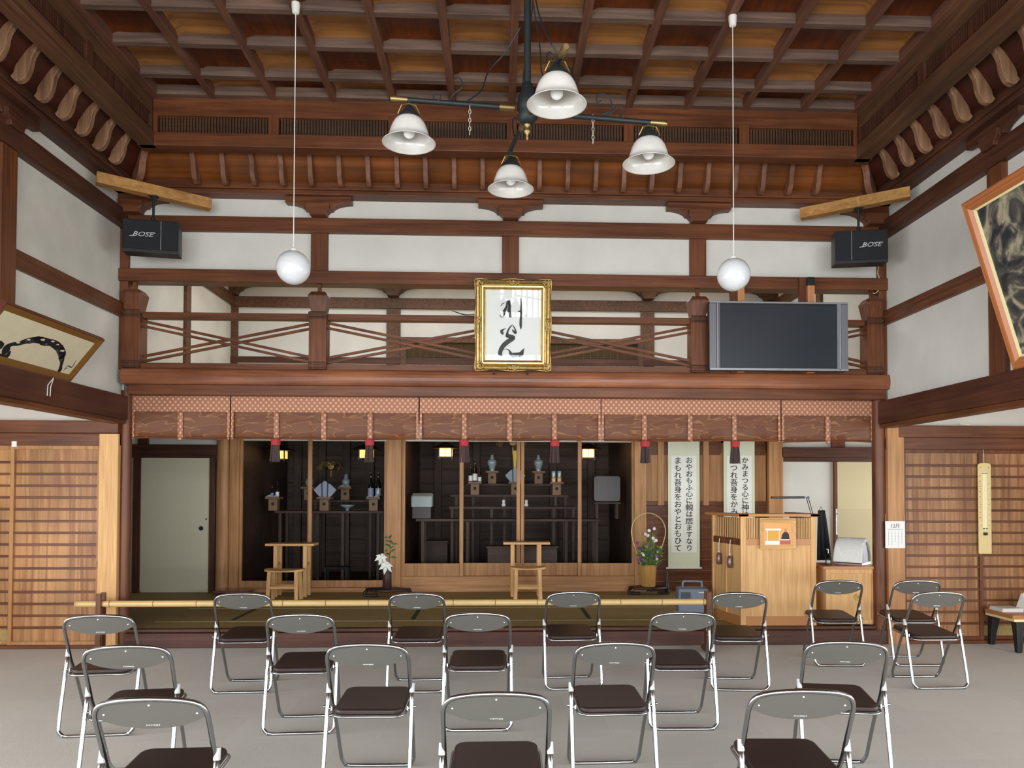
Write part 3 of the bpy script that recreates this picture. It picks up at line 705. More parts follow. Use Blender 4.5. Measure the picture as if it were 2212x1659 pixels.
CHAIRS = [
    (-2.02, 6.13, 3, 'steel folding chair in the front row before the left end of the bamboo rail'),
    (-.645, 6.10, 0, 'steel folding chair in the front row between the two wooden stools on the stage'),
    (.613, 6.16, 3, 'steel folding chair in the front row just right of the central wooden stand'),
    (1.945, 6.08, -4, 'steel folding chair in the front row before the left edge of the wooden lectern'),
    (3.13, 6.90, -3, 'steel folding chair in front of the pale cabinet beside the lectern'),
    (3.86, 6.89, -2, 'steel folding chair set back by the calendar post, half hidden behind another chair'),
    (3.59, 6.09, 0, 'steel folding chair farthest right near the low table, overlapping the one behind it'),
    (-2.60, 5.09, 6, 'steel folding chair at the far left of the second row near the slatted door'),
    (-1.30, 5.09, 3, 'steel folding chair in the second row, second from the left'),
    (-.135, 5.12, 0, 'steel folding chair in the middle of the second row with its full seat in view'),
    (1.247, 5.10, -1, 'steel folding chair in the second row, to the right of the aisle centre'),
    (-1.945, 4.09, 6, 'steel folding chair at the left end of the third row, above the nearest left chair'),
    (-.695, 4.10, -1, 'steel folding chair in the third row left of the middle'),
    (.634, 4.10, 2, 'steel folding chair in the third row right of the middle'),
    (1.895, 4.09, -9, 'steel folding chair at the right end of the third row'),
    (-1.365, 3.06, 2, 'nearest steel folding chair at the left of the last row'),
    (-.005, 3.10, 0, 'nearest steel folding chair in the middle of the last row'),
    (1.255, 3.10, -2, 'nearest steel folding chair at the right of the last row'),
]
for i, (x, y, a, lb) in enumerate(CHAIRS):
    rz = math.radians(a)
    if i == 0: chair.location = (x, y, 0); chair.rotation_euler = (0, 0, rz); chair['label'] = lb
    else: dup(chair, (x, y, 0), rz, lb)

# --- bamboo rail on its two stands
m = MB(); x0, x1, r = -4.09, 2.12, .031; k = 0; pts = []; rs = []
L_ = x1-x0; nodes = [x0+.33+i*.415 for i in range(15)]
n = 120
for i in range(n+1):
    x = x0+L_*i/n; pts.append((x, 7.6, .4955)); rs.append(r)
for i, p in enumerate(pts):
    dd = min(abs(p[0]-q) for q in nodes); rs[i] = r+.003*max(0, 1-dd/.03)
bp = tag(m.tube(pts, rs, 16).build('bamboo_pole', 'bamboo', smooth=True), 'long pale bamboo pole laid as a rail across the hall below the stage', 'bamboo pole')
nm = MB()
for q in nodes: nm.lathe([(r+.002, -.004), (r+.0045, 0), (r+.002, .004)], (q, 7.6, .4955), 16, 'X')
nm.build('node_rings', 'bamboo_node', bp, smooth=True)
def pole_stand(x, label):
    t = thing('pole_stand', label, 'stand', (x, 7.6, 0), group='stands of the bamboo rail')
    MB().box(-.024, .024, -.055, -.033, .05, .60).box(-.024, .024, .036, .056, .05, .60).build('post', 'beamZ', t, bevel=.004)
    MB().box(-.028, .028, -.033, .036, .05, .4635).build('cradle', 'beamZ', t, bevel=.004)
    MB().prism([(-.13, 0), (.16, 0), (.16, .03), (.08, .06), (-.06, .06), (-.13, .03)], 'X', -.03, .03).build('foot', 'beamY', t, bevel=.004)
pole_stand(-3.85, 'dark wooden stand holding the left end of the bamboo pole')
pole_stand(2.10, 'dark wooden stand holding the bamboo pole beside the grey machine')

# --- balcony railing
br = thing('balcony_railing', 'reddish wooden gallery railing with tapered posts and crossed bars above the stage', 'railing', (0, 0, 2.831))
Z0 = 2.831
def rel(mb): mb.v = [(x, y, z-Z0) for x, y, z in mb.v]; return mb
rel(MB().box(POSTS[0]+.05, POSTS[4]-.05, YF+.02, YF+.12, 3.355, 3.42)).build('top_rail', 'beamX', br, bevel=.006)
rel(MB().box(POSTS[0]+.05, POSTS[4]-.05, YF-.01, YF+.14, Z0, 2.895)).build('bottom_rail', 'beamX', br, bevel=.006)
def tapered(cx, cy, secs):
    """square post from (half width, z) sections"""
    m = MB(); n = len(secs)
    for h, z in secs: m.v += [(cx-h, cy-h, z), (cx+h, cy-h, z), (cx+h, cy+h, z), (cx-h, cy+h, z)]
    for i in range(n-1):
        for k in range(4): m.f.append((i*4+k, i*4+(k+1) % 4, i*4+4+(k+1) % 4, i*4+4+k))
    m.f += [(3, 2, 1, 0), tuple((n-1)*4+k for k in range(4))]; m.mi = [0]*len(m.f); return m
for i, x in enumerate(POSTS):
    if i == 0: x += .1
    if i == 4: x -= .1
    cy = YF+.05
    p = rel(tapered(x, cy, [(.088, Z0+.01), (.088, 3.36)])).build('railing_post', 'beamZ', br, bevel=.004)
    rel(tapered(x, cy, [(.070, 3.42), (.098, 3.59), (.098, 3.60), (.07, 3.64), (.0, 3.645)])).build('post_cap', 'beamZ', p, bevel=.004)
    for zb in (2.838, 3.352):
        rel(tapered(x, cy, [(.088, zb), (.094, zb+.012), (.086, zb+.032), (.094, zb+.05), (.094, zb+.068), (.086, zb+.08)])).build('neck_molding', 'darkZ', p, bevel=.003)
    rel(MB().box(x-.018, x+.018, cy-.018, cy+.018, 3.64, 3.73)).build('peg', 'beamZ', p)
for i in range(4):
    a = POSTS[i]+(.1 if i == 0 else 0)+.08; b = POSTS[i+1]-(.1 if i == 3 else 0)-.08
    for (za, zb_, yy) in ((3.33, 2.92, YF+.045), (2.92, 3.33, YF+.075)):
        for o_ in (0, .052):
            zA = za-(o_ if za > zb_ else 0)+(o_*0); 
            if za > zb_: pa, pb = (a, yy, za-o_), (b, yy, zb_+.052-o_)
            else: pa, pb = (a, yy, za+.052-o_), (b, yy, zb_-o_)
            rel(MB().bar(pa, pb, .026, .026)).build('cross_bar', 'beamX', br, bevel=.003)

# --- blinds hanging under the gallery beam
YB = 7.99
spans = [(286, 497, 3, [391], []), (500, 904, 3, [598, 700, 800], [598, 800]), (907, 1297, 3, [1003, 1101, 1198], [1003, 1198]),
         (1299, 1685, 3, [1392, 1490, 1586], [1392, 1586]), (1688, 1885, 3, [1787], [])]
LB = ['left end reed blind with orange brocade band, without tassels, above the cream door', 'reed blind with brocade band and two red-topped tassels before the left altar recess',
      'middle reed blind with brocade band and two tassels, hanging under the gold frame', 'reed blind with brocade band and two tassels in front of the hanging scrolls', 'right end reed blind with brocade band, without tassels, above the white panel']
for i, (pa, pb, _, strips, tas) in enumerate(spans):
    xa, xb = onY(pa, 900, YB).x, onY(pb, 900, YB).x; zt = 2.568; zb_ = 2.128
    t = thing('reed_blind', LB[i], 'blind', ((xa+xb)/2, YB, zb_), group='reed blinds above the stage')
    cx = (xa+xb)/2; xa -= cx; xb -= cx; h = zt-zb_; sag = .012 if i != 4 else .02
    def bl(u, v, xa=xa, xb=xb, h=h): x = xa+(xb-xa)*u; return (x, .008*math.sin(3*PI*u+i)*(1-v), h*v-.0*(1-v)+.006*math.sin(PI*u*2+i)*(1-v))
    MB().sheet(bl, 24, 4).build('reed_sheet', 'reed_blind', t, smooth=True, solid=.003)
    MB().box(xa, xb, -.012, -.004, h-.155, h).build('brocade_band', 'brocade', t)
    MB().box(xa, xb, -.014, -.004, h-.158, h-.148).build('piping', 'brocade', t)
    MB().tube([(xa, -.006, .012), (xb, -.006, .012)], .009, 8).build('bottom_rod', 'beamX', t)
    for s_ in [xa+.012, xb-.012]: MB().box(s_-.012, s_+.012, -.013, -.004, 0, h-.15).build('edge_strip', 'brocade', t)
    for q in strips:
        x = onY(q, 900, YB).x-cx
        MB().sheet(lambda u, v, x=x: (x-.026+.052*u, -.012-.006*math.sin(PI*v), h-.15-(h-.15)*v), 2, 8).build('hanging_strip', 'brocade', t, solid=.004, smooth=True)
        MB().lathe([(.0, -.01), (.02, -.008), (.024, .004), (.012, .012)], (x, -.014, .0), 12).build('strip_knob', 'brocade', t, smooth=True)
    for q in tas:
        x = onY(q, 900, YB).x-cx; tl = .20
        m = MB(); rr = random.Random(q)
        for k in range(44):
            a = rr.uniform(0, 2*PI); r1 = .044*math.sqrt(rr.random()); r2 = r1*1.3
            m.tube([(x+r1*math.cos(a), -.03+r1*.6*math.sin(a), -.055), (x+r2*math.cos(a), -.03+r2*.6*math.sin(a), -tl-.03+rr.uniform(-.006, .006))], .0048, 5)
        ts = m.build('tassel', 'tassel', t)
        MB().lathe([(.02, .006), (.046, .0), (.049, -.01), (.047, -.058), (.04, -.064)], (x, -.03, 0), 20).build('tassel_head', 'red_cord', ts, smooth='angle')

# --- gold-framed calligraphy leaning on the railing
c0 = onY(1108, 808, 7.70); GW, GH = .755, .90
t = thing('framed_calligraphy', 'black brush calligraphy in an ornate gold frame leaning on the gallery railing', 'picture', (c0.x, 7.765, 2.833))
t.rotation_euler = (math.radians(7.0), 0, 0)
m = MB()
def frame_ring(m, w_, h, prof):
    """mitred moulding: prof = [(inset from edge, depth towards -Y)]"""
    n = len(prof); vs = []
    for ins, d in prof: vs += [(-w_/2+ins, -d, ins), (w_/2-ins, -d, ins), (w_/2-ins, -d, h-ins), (-w_/2+ins, -d, h-ins)]
    fs = []
    for i in range(n):
        j = (i+1) % n
        for k in range(4): fs.append((i*4+k, i*4+(k+1) % 4, j*4+(k+1) % 4, j*4+k))
    return m.add(vs, fs)
fo = frame_ring(m, GW, GH, [(0, 0), (0, .03), (.012, .042), (.03, .046), (.045, .03), (.055, .026), (.068, .038), (.078, .036), (.088, .02), (.098, .016), (.098, 0)]).build('frame', 'gold', t)
frame_ring(MB(), GW-.124, GH-.124, [(0, .030), (.004, .041), (.010, .0405), (.012, .03)]).v
m = MB(); frame_ring(m, GW-.122, GH-.122, [(0, .03), (.003, .042), (.012, .042), (.014, .03)]); m.v = [(x, y, z+.061) for x, y, z in m.v]; m.build('gilt_fillet', 'gold_bright', fo)
orn = MB(); rr = random.Random(3)
def scroll_blob(cx, cz, sx, sz, n):
    for k in range(n):
        a = rr.uniform(0, 2*PI); q = math.sqrt(rr.random()); x = cx+sx*q*math.cos(a); z = cz+sz*q*math.sin(a)
        orn.ball((x, -.042, z), rr.uniform(.006, .012), 8, 1)
    orn.tube([(cx+sx*(.2+.75*t_/12)*math.cos(t_*.6), -.046, cz+sz*(.2+.75*t_/12)*math.sin(t_*.6)) for t_ in range(13)], .004, 6)
for sx_ in (-1, 1):
    for z_ in (.04, GH-.04): scroll_blob(sx_*(GW/2-.04), z_, .042, .045, 26)
    scroll_blob(sx_*(GW/2-.028), GH/2, .03, .085, 28)
for z_ in (.028, GH-.028): scroll_blob(0, z_, .07, .028, 26)
# wavy leaf edge
e = []
for k in range(160):
    s_ = k/160*4; side = int(s_); f = s_-side; a = .006*math.cos(f*2*PI*2)+.003
    e.append([(-GW/2+GW*f, -.02, -a), (GW/2+a, -.02, GH*f), (GW/2-GW*f, -.02, GH+a), (-GW/2-a, -.02, GH-GH*f)][side])
orn.tube(e, .008, 6, True)
orn.build('carved_ornament', 'gold', t, smooth=True)
MB().box(-GW/2+.09, GW/2-.09, -.012, -.002, .09, GH-.09).build('mount', 'mount_paper', t)
m = MB(); frame_ring(m, GW-.22, GH-.215, [(0, .0125), (0, .0145), (.006, .0145), (.006, .0125)]); m.v = [(x, y, z+.1075) for x, y, z in m.v]; m.build('mount_bevel', 'liner_cream', t)
# brush marks, measured on the sheet: u right, v down, in px of the photograph from the sheet's centre
S_ = 7.7/F*1.0
def tog(u, v, lift): return (u*S_, -.0125-lift, GH/2-v*S_)
def pu(X, Y): return ((X/7.54+1010-1107), (Y/7.54+610-718))
ink = MB()
def BS(pts): stroke(ink, [(*pu(x, y), h*1.15/7.54/2) for x, y, h in pts], tog)
BS([(528, 505, 8), (560, 470, 12), (592, 455, 6)])
BS([(545, 660, 58), (575, 620, 62), (605, 560, 40), (628, 500, 28), (640, 440, 34), (668, 430, 26)])
BS([(668, 425, 24), (672, 500, 44), (665, 580, 50), (680, 640, 52), (690, 668, 44)])
BS([(812, 592, 10), (860, 598, 34), (858, 700, 34), (856, 790, 38), (858, 845, 28), (860, 882, 4)])
BS([(855, 385, 12), (862, 480, 22), (860, 600, 30)])
BS([(888, 625, 6), (912, 640, 22), (932, 662, 20)])
BS([(622, 868, 4), (575, 885, 18), (545, 915, 44), (560, 950, 34)])
BS([(640, 985, 56), (640, 930, 28), (672, 860, 22), (718, 808, 8)])
BS([(718, 808, 8), (750, 850, 16), (772, 900, 22), (775, 935, 34)])
BS([(715, 880, 4), (738, 910, 30), (765, 938, 30)])
BS([(640, 985, 44), (690, 1000, 60), (735, 1020, 62), (650, 1080, 66), (590, 1130, 66), (545, 1190, 62), (520, 1270, 60), (535, 1300, 46)])
BS([(560, 1215, 8), (620, 1200, 10), (670, 1225, 20), (700, 1280, 50), (735, 1300, 70), (800, 1290, 62), (860, 1285, 70), (885, 1240, 46), (905, 1205, 18), (925, 1185, 4)])
ink.build('brush_characters', 'ink', t)
MB().add([(-GW/2+.09, -.0162, .09), (GW/2-.09, -.0162, .09), (GW/2-.09, -.0162, GH-.09), (-GW/2+.09, -.0162, GH-.09)], [(0, 1, 2, 3)]).build('glass_pane', 'picture_glass', t)
for i, px in enumerate((1067, 1139)):
    p = onY(px, 815, 7.8); tag(MB().tube([(p.x, 7.80, 2.815), (p.x, 7.765, 2.80), (p.x, 7.735, 2.80), (p.x, 7.73, 2.83)], .006, 6).ball((p.x, 7.80, 2.80), .012, 8).build('hook', 'black_iron'),
        'small black hook under the %s corner of the gold frame' % ('left', 'right')[i], 'hook', 'hooks under the gold frame')

# --- television on the right of the gallery railing
pa, pb = onY(1533, 811, 7.66), onY(1832, 811, 7.66); TW = pb.x-pa.x; TH = (811-659)/F*7.66
t = thing('television', 'wide flat television with silver side speakers and a dark screen on the gallery edge', 'television', ((pa.x+pb.x)/2, 7.66, 2.833))
a, b = -TW/2, TW/2
MB().box(a, b, 0, .09, 0, TH).build('housing', 'black_plastic', t, bevel=.01)
MB().box(a, a+.072, -.012, .02, .02, TH-.02).build('speaker_strip', 'tv_dark', t, bevel=.006)
MB().box(b-.072, b, -.012, .02, .02, TH-.02).build('speaker_strip', 'tv_dark', t, bevel=.006)
m = MB(); xa, xb = a+.075, b-.075
m.box(a, b, -.014, 0, 0, .024).box(a, b, -.014, 0, TH-.018, TH).box(xa, xa+.012, -.014, 0, .024, TH-.018).box(xb-.012, xb, -.014, 0, .024, TH-.018)
m.build('silver_bezel', 'tv_silver', t, bevel=.003)
for s_, xx in ((1, xa), (-1, xb)): MB().prism([(xx+.012*s_, -.01), (xx+.045*s_, .004), (xx+.045*s_, .006), (xx+.012*s_, .006)], 'Z', .024, TH-.018).build('inner_bezel', 'tv_dark', t)
MB().box(xa+.045, xb-.045, -.002, .005, .035, TH-.035).build('screen', 'tv_screen', t)
m = MB()
for k in range(6): m.box(-.03+k*.011, -.023+k*.011, -.0152, -.014, .008, .014)
m.build('maker_mark', 'tv_dark', t); MB().box(xb-.02, xb-.006, -.0155, -.014, .008, .016).build('power_light', 'black_plastic', t)
for px0, px1, top, cap in ((1578, 1606, 604, 0), (1727, 1757, 600, 1)):
    p0, p1 = onY(px0, 640, 7.8), onY(px1, 640, 7.8); zt = onY(px1, top, 7.8).z; xm = (p0.x+p1.x)/2
    q = thing('support_post', ('pale timber upright with a black cap behind the television', 'pale timber upright behind the left half of the television, below the globe lamp')[1-cap], 'post', (xm, 7.8, 2.833), group='television support posts')
    wd = (p1.x-p0.x); MB().box(-wd/2, 0, 0, .045, 0, zt-2.833-(.0 if not cap else .0)).build('rear_batten', 'beamZ', q, bevel=.002)
    MB().box(0, wd/2, -.035, .045, 0, zt-2.833-(.0 if not cap else .09)).build('front_batten', 'bare_pole', q, bevel=.002)
    if cap: MB().box(0, wd/2, -.035, .045, zt-2.833-.09, zt-2.833).build('black_cap', 'black_plastic', q, bevel=.004)

# --- globe lamps
for i, (px, py, gx, gy) in enumerate(((641, 18, 631.5, 578), (1582, 46, 1585.5, 593.5))):
    c = onZ(px, py, 5.30); g = onY(gx, gy, c.y); X = (c.x+g.x)/2
    t = thing('globe_pendant_lamp', 'white glass globe lamp on a long cord, %s' % ('hanging left of the gold frame', 'hanging above the television')[i], 'lamp', (X, c.y, 5.34), group='white globe pendants')
    zg = g.z-5.34
    MB().lathe([(.032, 0), (.032, -.03), (.027, -.075), (.018, -.082), (.001, -.083)], (0, 0, 0), 20).build('ceiling_cup', 'white_plastic', t, smooth='angle')
    MB().tube([(0, 0, -.08), (0, 0, zg+.15)], .0035, 6).build('cord', 'white_plastic', t)
    MB().lathe([(.012, .155), (.02, .15), (.034, .125), (.034, .11)], (0, 0, zg), 16).build('lamp_holder', 'white_plastic', t, smooth='angle')
    MB().ball((0, 0, zg), .128, 40).build('globe_shade', 'milk_glass', t, smooth=True)

# --- chandelier
HY = 4.0; hub = onY(1139, 236, HY)
t = thing('chandelier', 'black iron four-armed chandelier with white bell glass shades and brass tips', 'chandelier', tuple(hub))
def L3(px, py, Y): return onY(px, py, Y)-hub
m = MB().tube([(0, 0, -.06), (.0, 0, 5.34-hub.z)], .019, 12); m.build('stem', 'black_iron', t, smooth='angle')
MB().lathe([(.001, -.085), (.03, -.08), (.055, -.05), (.045, -.02), (.055, .0), (.05, .06), (.035, .09), (.03, .13), (.02, .14)], (0, 0, 0), 20).build('hub', 'black_iron', t, smooth=True)
MB().lathe([(.001, -.17), (.008, -.155), (.004, -.14), (.018, -.125), (.02, -.115), (.008, -.10), (.02, -.09), (.02, -.08)], (0, 0, 0), 14).build('finial', 'brass', t, smooth=True)
nY, fY, lY, rY = 3.43, 4.46, 3.86, 3.90
arms = []
def arm(a, b, lamp_px, lamp_py, Y, off, scr):
    a = Vector(a); b = Vector(b); d = (b-a).normalized()
    ar = MB().tube([a+d*.05, b-d*.07], .0135, 10).build('arm', 'black_iron', t, smooth='angle')
    MB().tube([b-d*.085, b-d*.02, b], [.015, .017, .013], 10).build('brass_tip', 'brass', ar, smooth='angle'); MB().tube([a+d*.05, a+d*.13], .0165, 10).build('brass_collar', 'brass', ar, smooth='angle')
    # shade hangs from the arm
    rim = L3(lamp_px, lamp_py, Y); f = (rim-a).dot(d); top = a+d*f; c = Vector((top.x, top.y, 0)); zr = rim.z
    z1 = top.z; h = .132
    MB().tube([(c.x, c.y, z1), (c.x, c.y, zr+h+.055)], .011, 8).build('drop_pipe', 'black_iron', ar)
    MB().lathe([(.012, zr+h+.06), (.02, zr+h+.05), (.05, zr+h+.015), (.056, zr+h), (.056, zr+h-.015), (.03, zr+h-.014)], (c.x, c.y, 0), 20).build('shade_cap', 'black_iron', ar, smooth='angle')
    MB().tube([(c.x-.055, c.y-.02, zr+h+.01), (c.x-.035, c.y-.03, zr+h+.05), (c.x, c.y-.02, zr+h+.062), (c.x+.035, c.y-.03, zr+h+.05), (c.x+.055, c.y-.02, zr+h+.01)], .0035, 6).build('brass_scroll', 'brass', ar)
    pr = crom([(.048, h-.002), (.066, h-.012), (.083, h-.036), (.095, h-.068), (.104, .035), (.117, .016), (.136, 0)], 4)
    o = pr+[(r_-.005, z_) for r_, z_ in pr[::-1]]
    MB().lathe([(r_, z_+zr) for r_, z_ in o], (c.x, c.y, 0), 40, cap=False).build('shade', 'alabaster', ar, smooth=True)
    MB().ball((c.x, c.y, zr+.055), .03, 16).lathe([(.015, .08), (.015, .15)], (c.x, c.y, zr), 12).build('bulb', 'bulb_white', ar, smooth=True)
    # wrought iron scrolls standing on the arm
    for tr in scr: MB().tube(crom([tuple(L3(px, py, Yq)) for px, py, Yq in tr], 5), .0042, 6).build('iron_scroll', 'black_iron', ar, smooth=True)
    return a+d*(f*.55)
aL = arm(L3(1130, 235, HY), L3(843, 213, lY), 889, 306, lY, 0, [[(982, 170, 3.92), (991, 168, 3.92), (998, 178, 3.92), (996, 190, 3.92), (986, 198, 3.92), (977, 206, 3.92), (968, 220, 3.92)], [(944, 203, 3.9), (937, 207, 3.9), (937, 213, 3.9), (945, 217, 3.9), (952, 212, 3.9), (951, 204, 3.9)]])
aR = arm(L3(1150, 243, HY), L3(1441, 268, rY), 1389, 352, rY, 0, [[(1298, 217, 3.95), (1291, 221, 3.95), (1288, 215, 3.95), (1291, 206, 3.95), (1301, 203, 3.95), (1313, 208, 3.95), (1320, 220, 3.95), (1321, 233, 3.95), (1314, 243, 3.95), (1298, 246, 3.95)], [(1300, 247, 3.95), (1312, 247, 3.95), (1325, 240, 3.95), (1331, 232, 3.95), (1341, 231, 3.95), (1347, 239, 3.95), (1346, 248, 3.95), (1338, 250, 3.95), (1333, 246, 3.95)]])
aN = arm(L3(1141, 250, HY), L3(1223, 100, 3.25), 1214, 232, nY, 0, [[(1195, 135, 3.55), (1193, 122, 3.5), (1187, 113, 3.52), (1181, 122, 3.6), (1182, 135, 3.66), (1188, 145, 3.66), (1186, 170, 3.7)]])
aF = arm(L3(1136, 255, HY+.05), L3(1092, 347, 4.62), 1100, 410, fY, 0, [[(1117, 258, 4.1), (1110, 256, 4.15), (1107, 268, 4.2), (1109, 285, 4.25), (1112, 297, 4.2)]])
for k, (x, y, Y) in enumerate(((1015, 228, 3.9), (1281, 248, 3.95))):
    p = L3(x, y, Y); c = MB()
    for q in range(7):
        z = p.z-.01-q*.022; n_ = [(p.x+.006*math.cos(a_)*(q % 2), p.y+.006*math.cos(a_)*(1-q % 2), z+.012*math.sin(a_)) for a_ in np.linspace(0, 2*PI, 9)[:-1]]
        c.tube(n_, .0013, 4, True)
    c.build('pull_chain', 'wire', t)
cb = MB()
for pts in ([(1150, -40, 4), (1150, 20, 4), (1137, 110, 4), (1129, 180, 4), (1131, 225, 4)],
            [(1146, -30, 3.98), (1160, 60, 3.95), (1167, 110, 3.9), (1169, 150, 3.85), (1177, 172, 3.8)],
            [(1154, -20, 3.98), (1164, 30, 3.9), (1187, 88, 3.8), (1212, 125, 3.8), (1236, 155, 3.7), (1242, 180, 3.6)],
            [(1124, 60, 4.05), (1090, 115, 4.1), (1055, 155, 4.1), (1040, 195, 4.0), (1010, 218, 3.92)]):
    cb.tube(crom([tuple(L3(*p)) for p in pts], 5), .004, 6)
cb.build('cables', 'black_iron', t)

# --- loudspeakers with the corner boards that carry them
for i in (0, 1):
    s = (-1, 1)[i]; side = ('left', 'right')[i]
    if i == 0: A = Vector((-3.76, 7.22, 4.51)); B = Vector((-2.90, 7.74, 4.47)); 
    else: A = Vector((4.0, 7.22, 4.51)); B = Vector((3.12, 7.73, 4.47))
    d = (B-A).normalized(); n_ = Vector((0, 0, 1)).cross(d)
    t = tag(MB().bar(A, B, .11, .105).build('corner_board', 'raw_timber', bevel=.004), 'rough yellow-brown timber laid across the upper %s corner of the hall' % side, 'timber', 'timbers across the corners')
    if i == 0: pa, pb, ptop, pbot, ys, yw = 268, 383, 474, 545, 7.35, 7.42
    else: pa, pb, ptop, pbot, ys, yw = 1807, 1914, 496, 567, 7.35, 7.42
    p0, p1 = onY(pa, ptop, ys), onY(pb, ptop, ys); z1 = p0.z; z0 = onY(pa, pbot, ys).z; cx = (p0.x+p1.x)/2; wd = p1.x-p0.x
    t = thing('loudspeaker', 'black wall loudspeaker with white lettering hanging in the upper %s corner' % side, 'loudspeaker', (cx, ys, z0), rz=math.radians(11*-s), group='black corner loudspeakers')
    H_ = z1-z0
    MB().box(-wd/2, wd/2, 0, .16, 0, H_).build('cabinet', 'black_plastic', t, bevel=.006)
    xs_ = wd/2-.155 if i == 0 else -wd/2+.155
    MB().box(-wd/2+.008, xs_-.003, -.012, 0, .03, H_-.012).box(xs_+.003, wd/2-.008, -.012, 0, .03, H_-.012).build('grille', 'soft_black', t, bevel=.006)
    MB().box(xs_-.0025, xs_+.0025, -.013, 0, .03, H_-.012).build('grille_seam', 'tv_silver', t)
    cx_ = (-wd/2+xs_)/2 if i == 0 else (xs_+wd/2)/2
    text('BOSE', .062, 'lettering', 'rivet', Matrix.Translation((cx_+.01, -.0135, H_*.53)) @ UP, t, shear=.35, sx=1.25)
    m = MB(); m.prism([(-.105, -.022), (-.07, -.022), (-.06, -.016), (-.095, -.016)], 'Y', -.0137, -.013).prism([(.04, .021), (.125, .021), (.12, .016), (.038, .016)], 'Y', -.0137, -.013)
    m.v = [(x+cx_, y, z+H_*.53) for x, y, z in m.v]; m.build('lettering_bar', 'rivet', t)
    zt = 4.40-z0
    MB().tube([(0, .1, H_), (0, .1, H_+.03)], .02, 10).ball((0, .1, H_+.045), .022, 10).tube([(0, .1, H_+.05), (.0, .1, max(H_+.09, zt+.05))], .012, 8).box(-.04, .04, .07, .13, max(H_+.09, zt+.03), max(H_+.10, zt+.04)).build('swivel_bracket', 'black_iron', t)

# loose cable by the right corner post, and a dark stick lying on the railing
c = [onY(px, py, 7.86) for px, py in ((1899, 572), (1896, 590), (1901, 606), (1900, 622), (1893, 632), (1886, 634))]
tag(MB().tube(crom([tuple(p) for p in c], 5), .004, 6).build('loose_cable', 'wire', smooth=True), 'thin pale cable dangling below the right loudspeaker on the corner post', 'cable')
c = [onY(px, py, 7.84) for px, py in ((976, 671), (990, 676), (1006, 680), (1026, 679))]
tag(MB().tube(crom([tuple(p) for p in c], 5), [.003+.003*math.sin(PI*k/15) for k in range(16)], 6).build('dark_stick', 'black_iron', smooth=True), 'short dark curved stick poking out left of the gold frame', 'stick')
# --- wide ink painting leaning out from the left wall
ang = math.atan2(.30, .38); y0, y1 = 5.50, 6.86; FH = .485
t = thing('ink_painting', 'wide brown-framed ink painting of a curving brush stroke leaning out from the left wall', 'picture', (-3.80, (y0+y1)/2, 2.565), rz=PI/2)
# local: x along the wall (+x away from the camera), -y into the room, z up the tilted face
tl = empty('lean', (0, 0, 0)); bpy.data.objects.remove(tl)
t.rotation_euler = (ang, 0, PI/2)
wd = y1-y0
fo = frame_ring(MB(), wd, FH, [(0, 0), (0, .03), (.006, .036), (.012, .036), (.012, 0)]).build('outer_molding', 'frame_red', t)
m = MB(); frame_ring(m, wd-.024, FH-.024, [(0, .01), (0, .031), (.055, .018), (.055, .01)]); m.v = [(x, y, z+.012) for x, y, z in m.v]; m.build('frame', 'frame_brown', t)
MB().box(-wd/2+.06, wd/2-.06, -.016, 0, .06, FH-.06).build('painting_sheet', 'paint_paper', t)
def tol(u, v, lift): return (u, -.016-lift, v)
def P(px, py):   # photograph point -> face coordinates
    R_ = Matrix.Rotation(PI/2, 3, 'Z') @ Matrix.Rotation(ang, 3, 'X')
    o = Vector((-3.80, (y0+y1)/2, 2.565)); n_ = R_ @ Vector((0, 1, 0)); d_ = ray(px, py); c = Vector((0, 0, CZ))
    k = (o-c).dot(n_)/d_.dot(n_); q = R_.transposed() @ (c+d_*k-o); return q.x, q.z
ink = MB(); inkg = MB()
def Q(pts, mb=None, sc=1): stroke(mb or ink, [(*P(x/6.64, 640+y/6.64), h*.0008*sc) for x, y, h in pts], tol)
Q([(60, 760, 46), (75, 710, 40), (150, 670, 24), (240, 660, 26), (330, 630, 34), (450, 605, 36), (560, 610, 42)])
Q([(560, 610, 40), (640, 640, 46), (720, 650, 40), (790, 690, 44), (850, 760, 36), (870, 850, 30)])
Q([(860, 850, 40), (870, 900, 26), (850, 990, 20), (830, 1050, 28), (770, 1120, 4)])
Q([(-40, 850, 40), (20, 860, 40), (80, 830, 30), (115, 780, 14)]); Q([(-30, 640, 20), (5, 680, 22), (-20, 720, 18)])
Q([(440, 600, 20), (520, 580, 22), (600, 640, 40)]); Q([(850, 700, 24), (890, 790, 26), (885, 840, 30)])
Q([(350, 620, 14), (400, 640, 20), (470, 630, 16), (560, 640, 18), (640, 670, 16)], inkg); Q([(800, 760, 16), (840, 830, 22), (850, 900, 20)], inkg)
Q([(890, 1050, 4), (950, 980, 8), (1010, 1000, 10), (1070, 900, 4)], inkg, .8); Q([(900, 1030, 5), (960, 1010, 3)], inkg)
ink.build('brush_stroke', 'ink', t); inkg.build('grey_wash', 'ink_grey', t)
sp = MB()
for x, y, h in ((230, 640, 16), (380, 598, 16), (585, 600, 20), (730, 625, 16), (800, 670, 12), (865, 760, 20)): stroke(sp, [(*P((x-h)/6.64, 640+y/6.64), h*.0004), (*P((x+h)/6.64, 640+(y+4)/6.64), h*.0005)], tol, .003)
sp.build('bare_spots', 'paint_paper', t)
p = onX(108, 830, -3.735)
tag(MB().tube([(p.x, p.y+.05, p.z+.06), (p.x, p.y+.01, p.z-.02), (p.x+.002, p.y-.0, p.z-.10)], .004, 5).tube([(p.x, p.y+.05, p.z+.06), (p.x, p.y-.03, p.z-.01), (p.x+.002, p.y-.04, p.z-.10)], .004, 5).build('tie_string', 'rope_white'),
    'pale looped string hanging below the ink painting on the left beam', 'string')

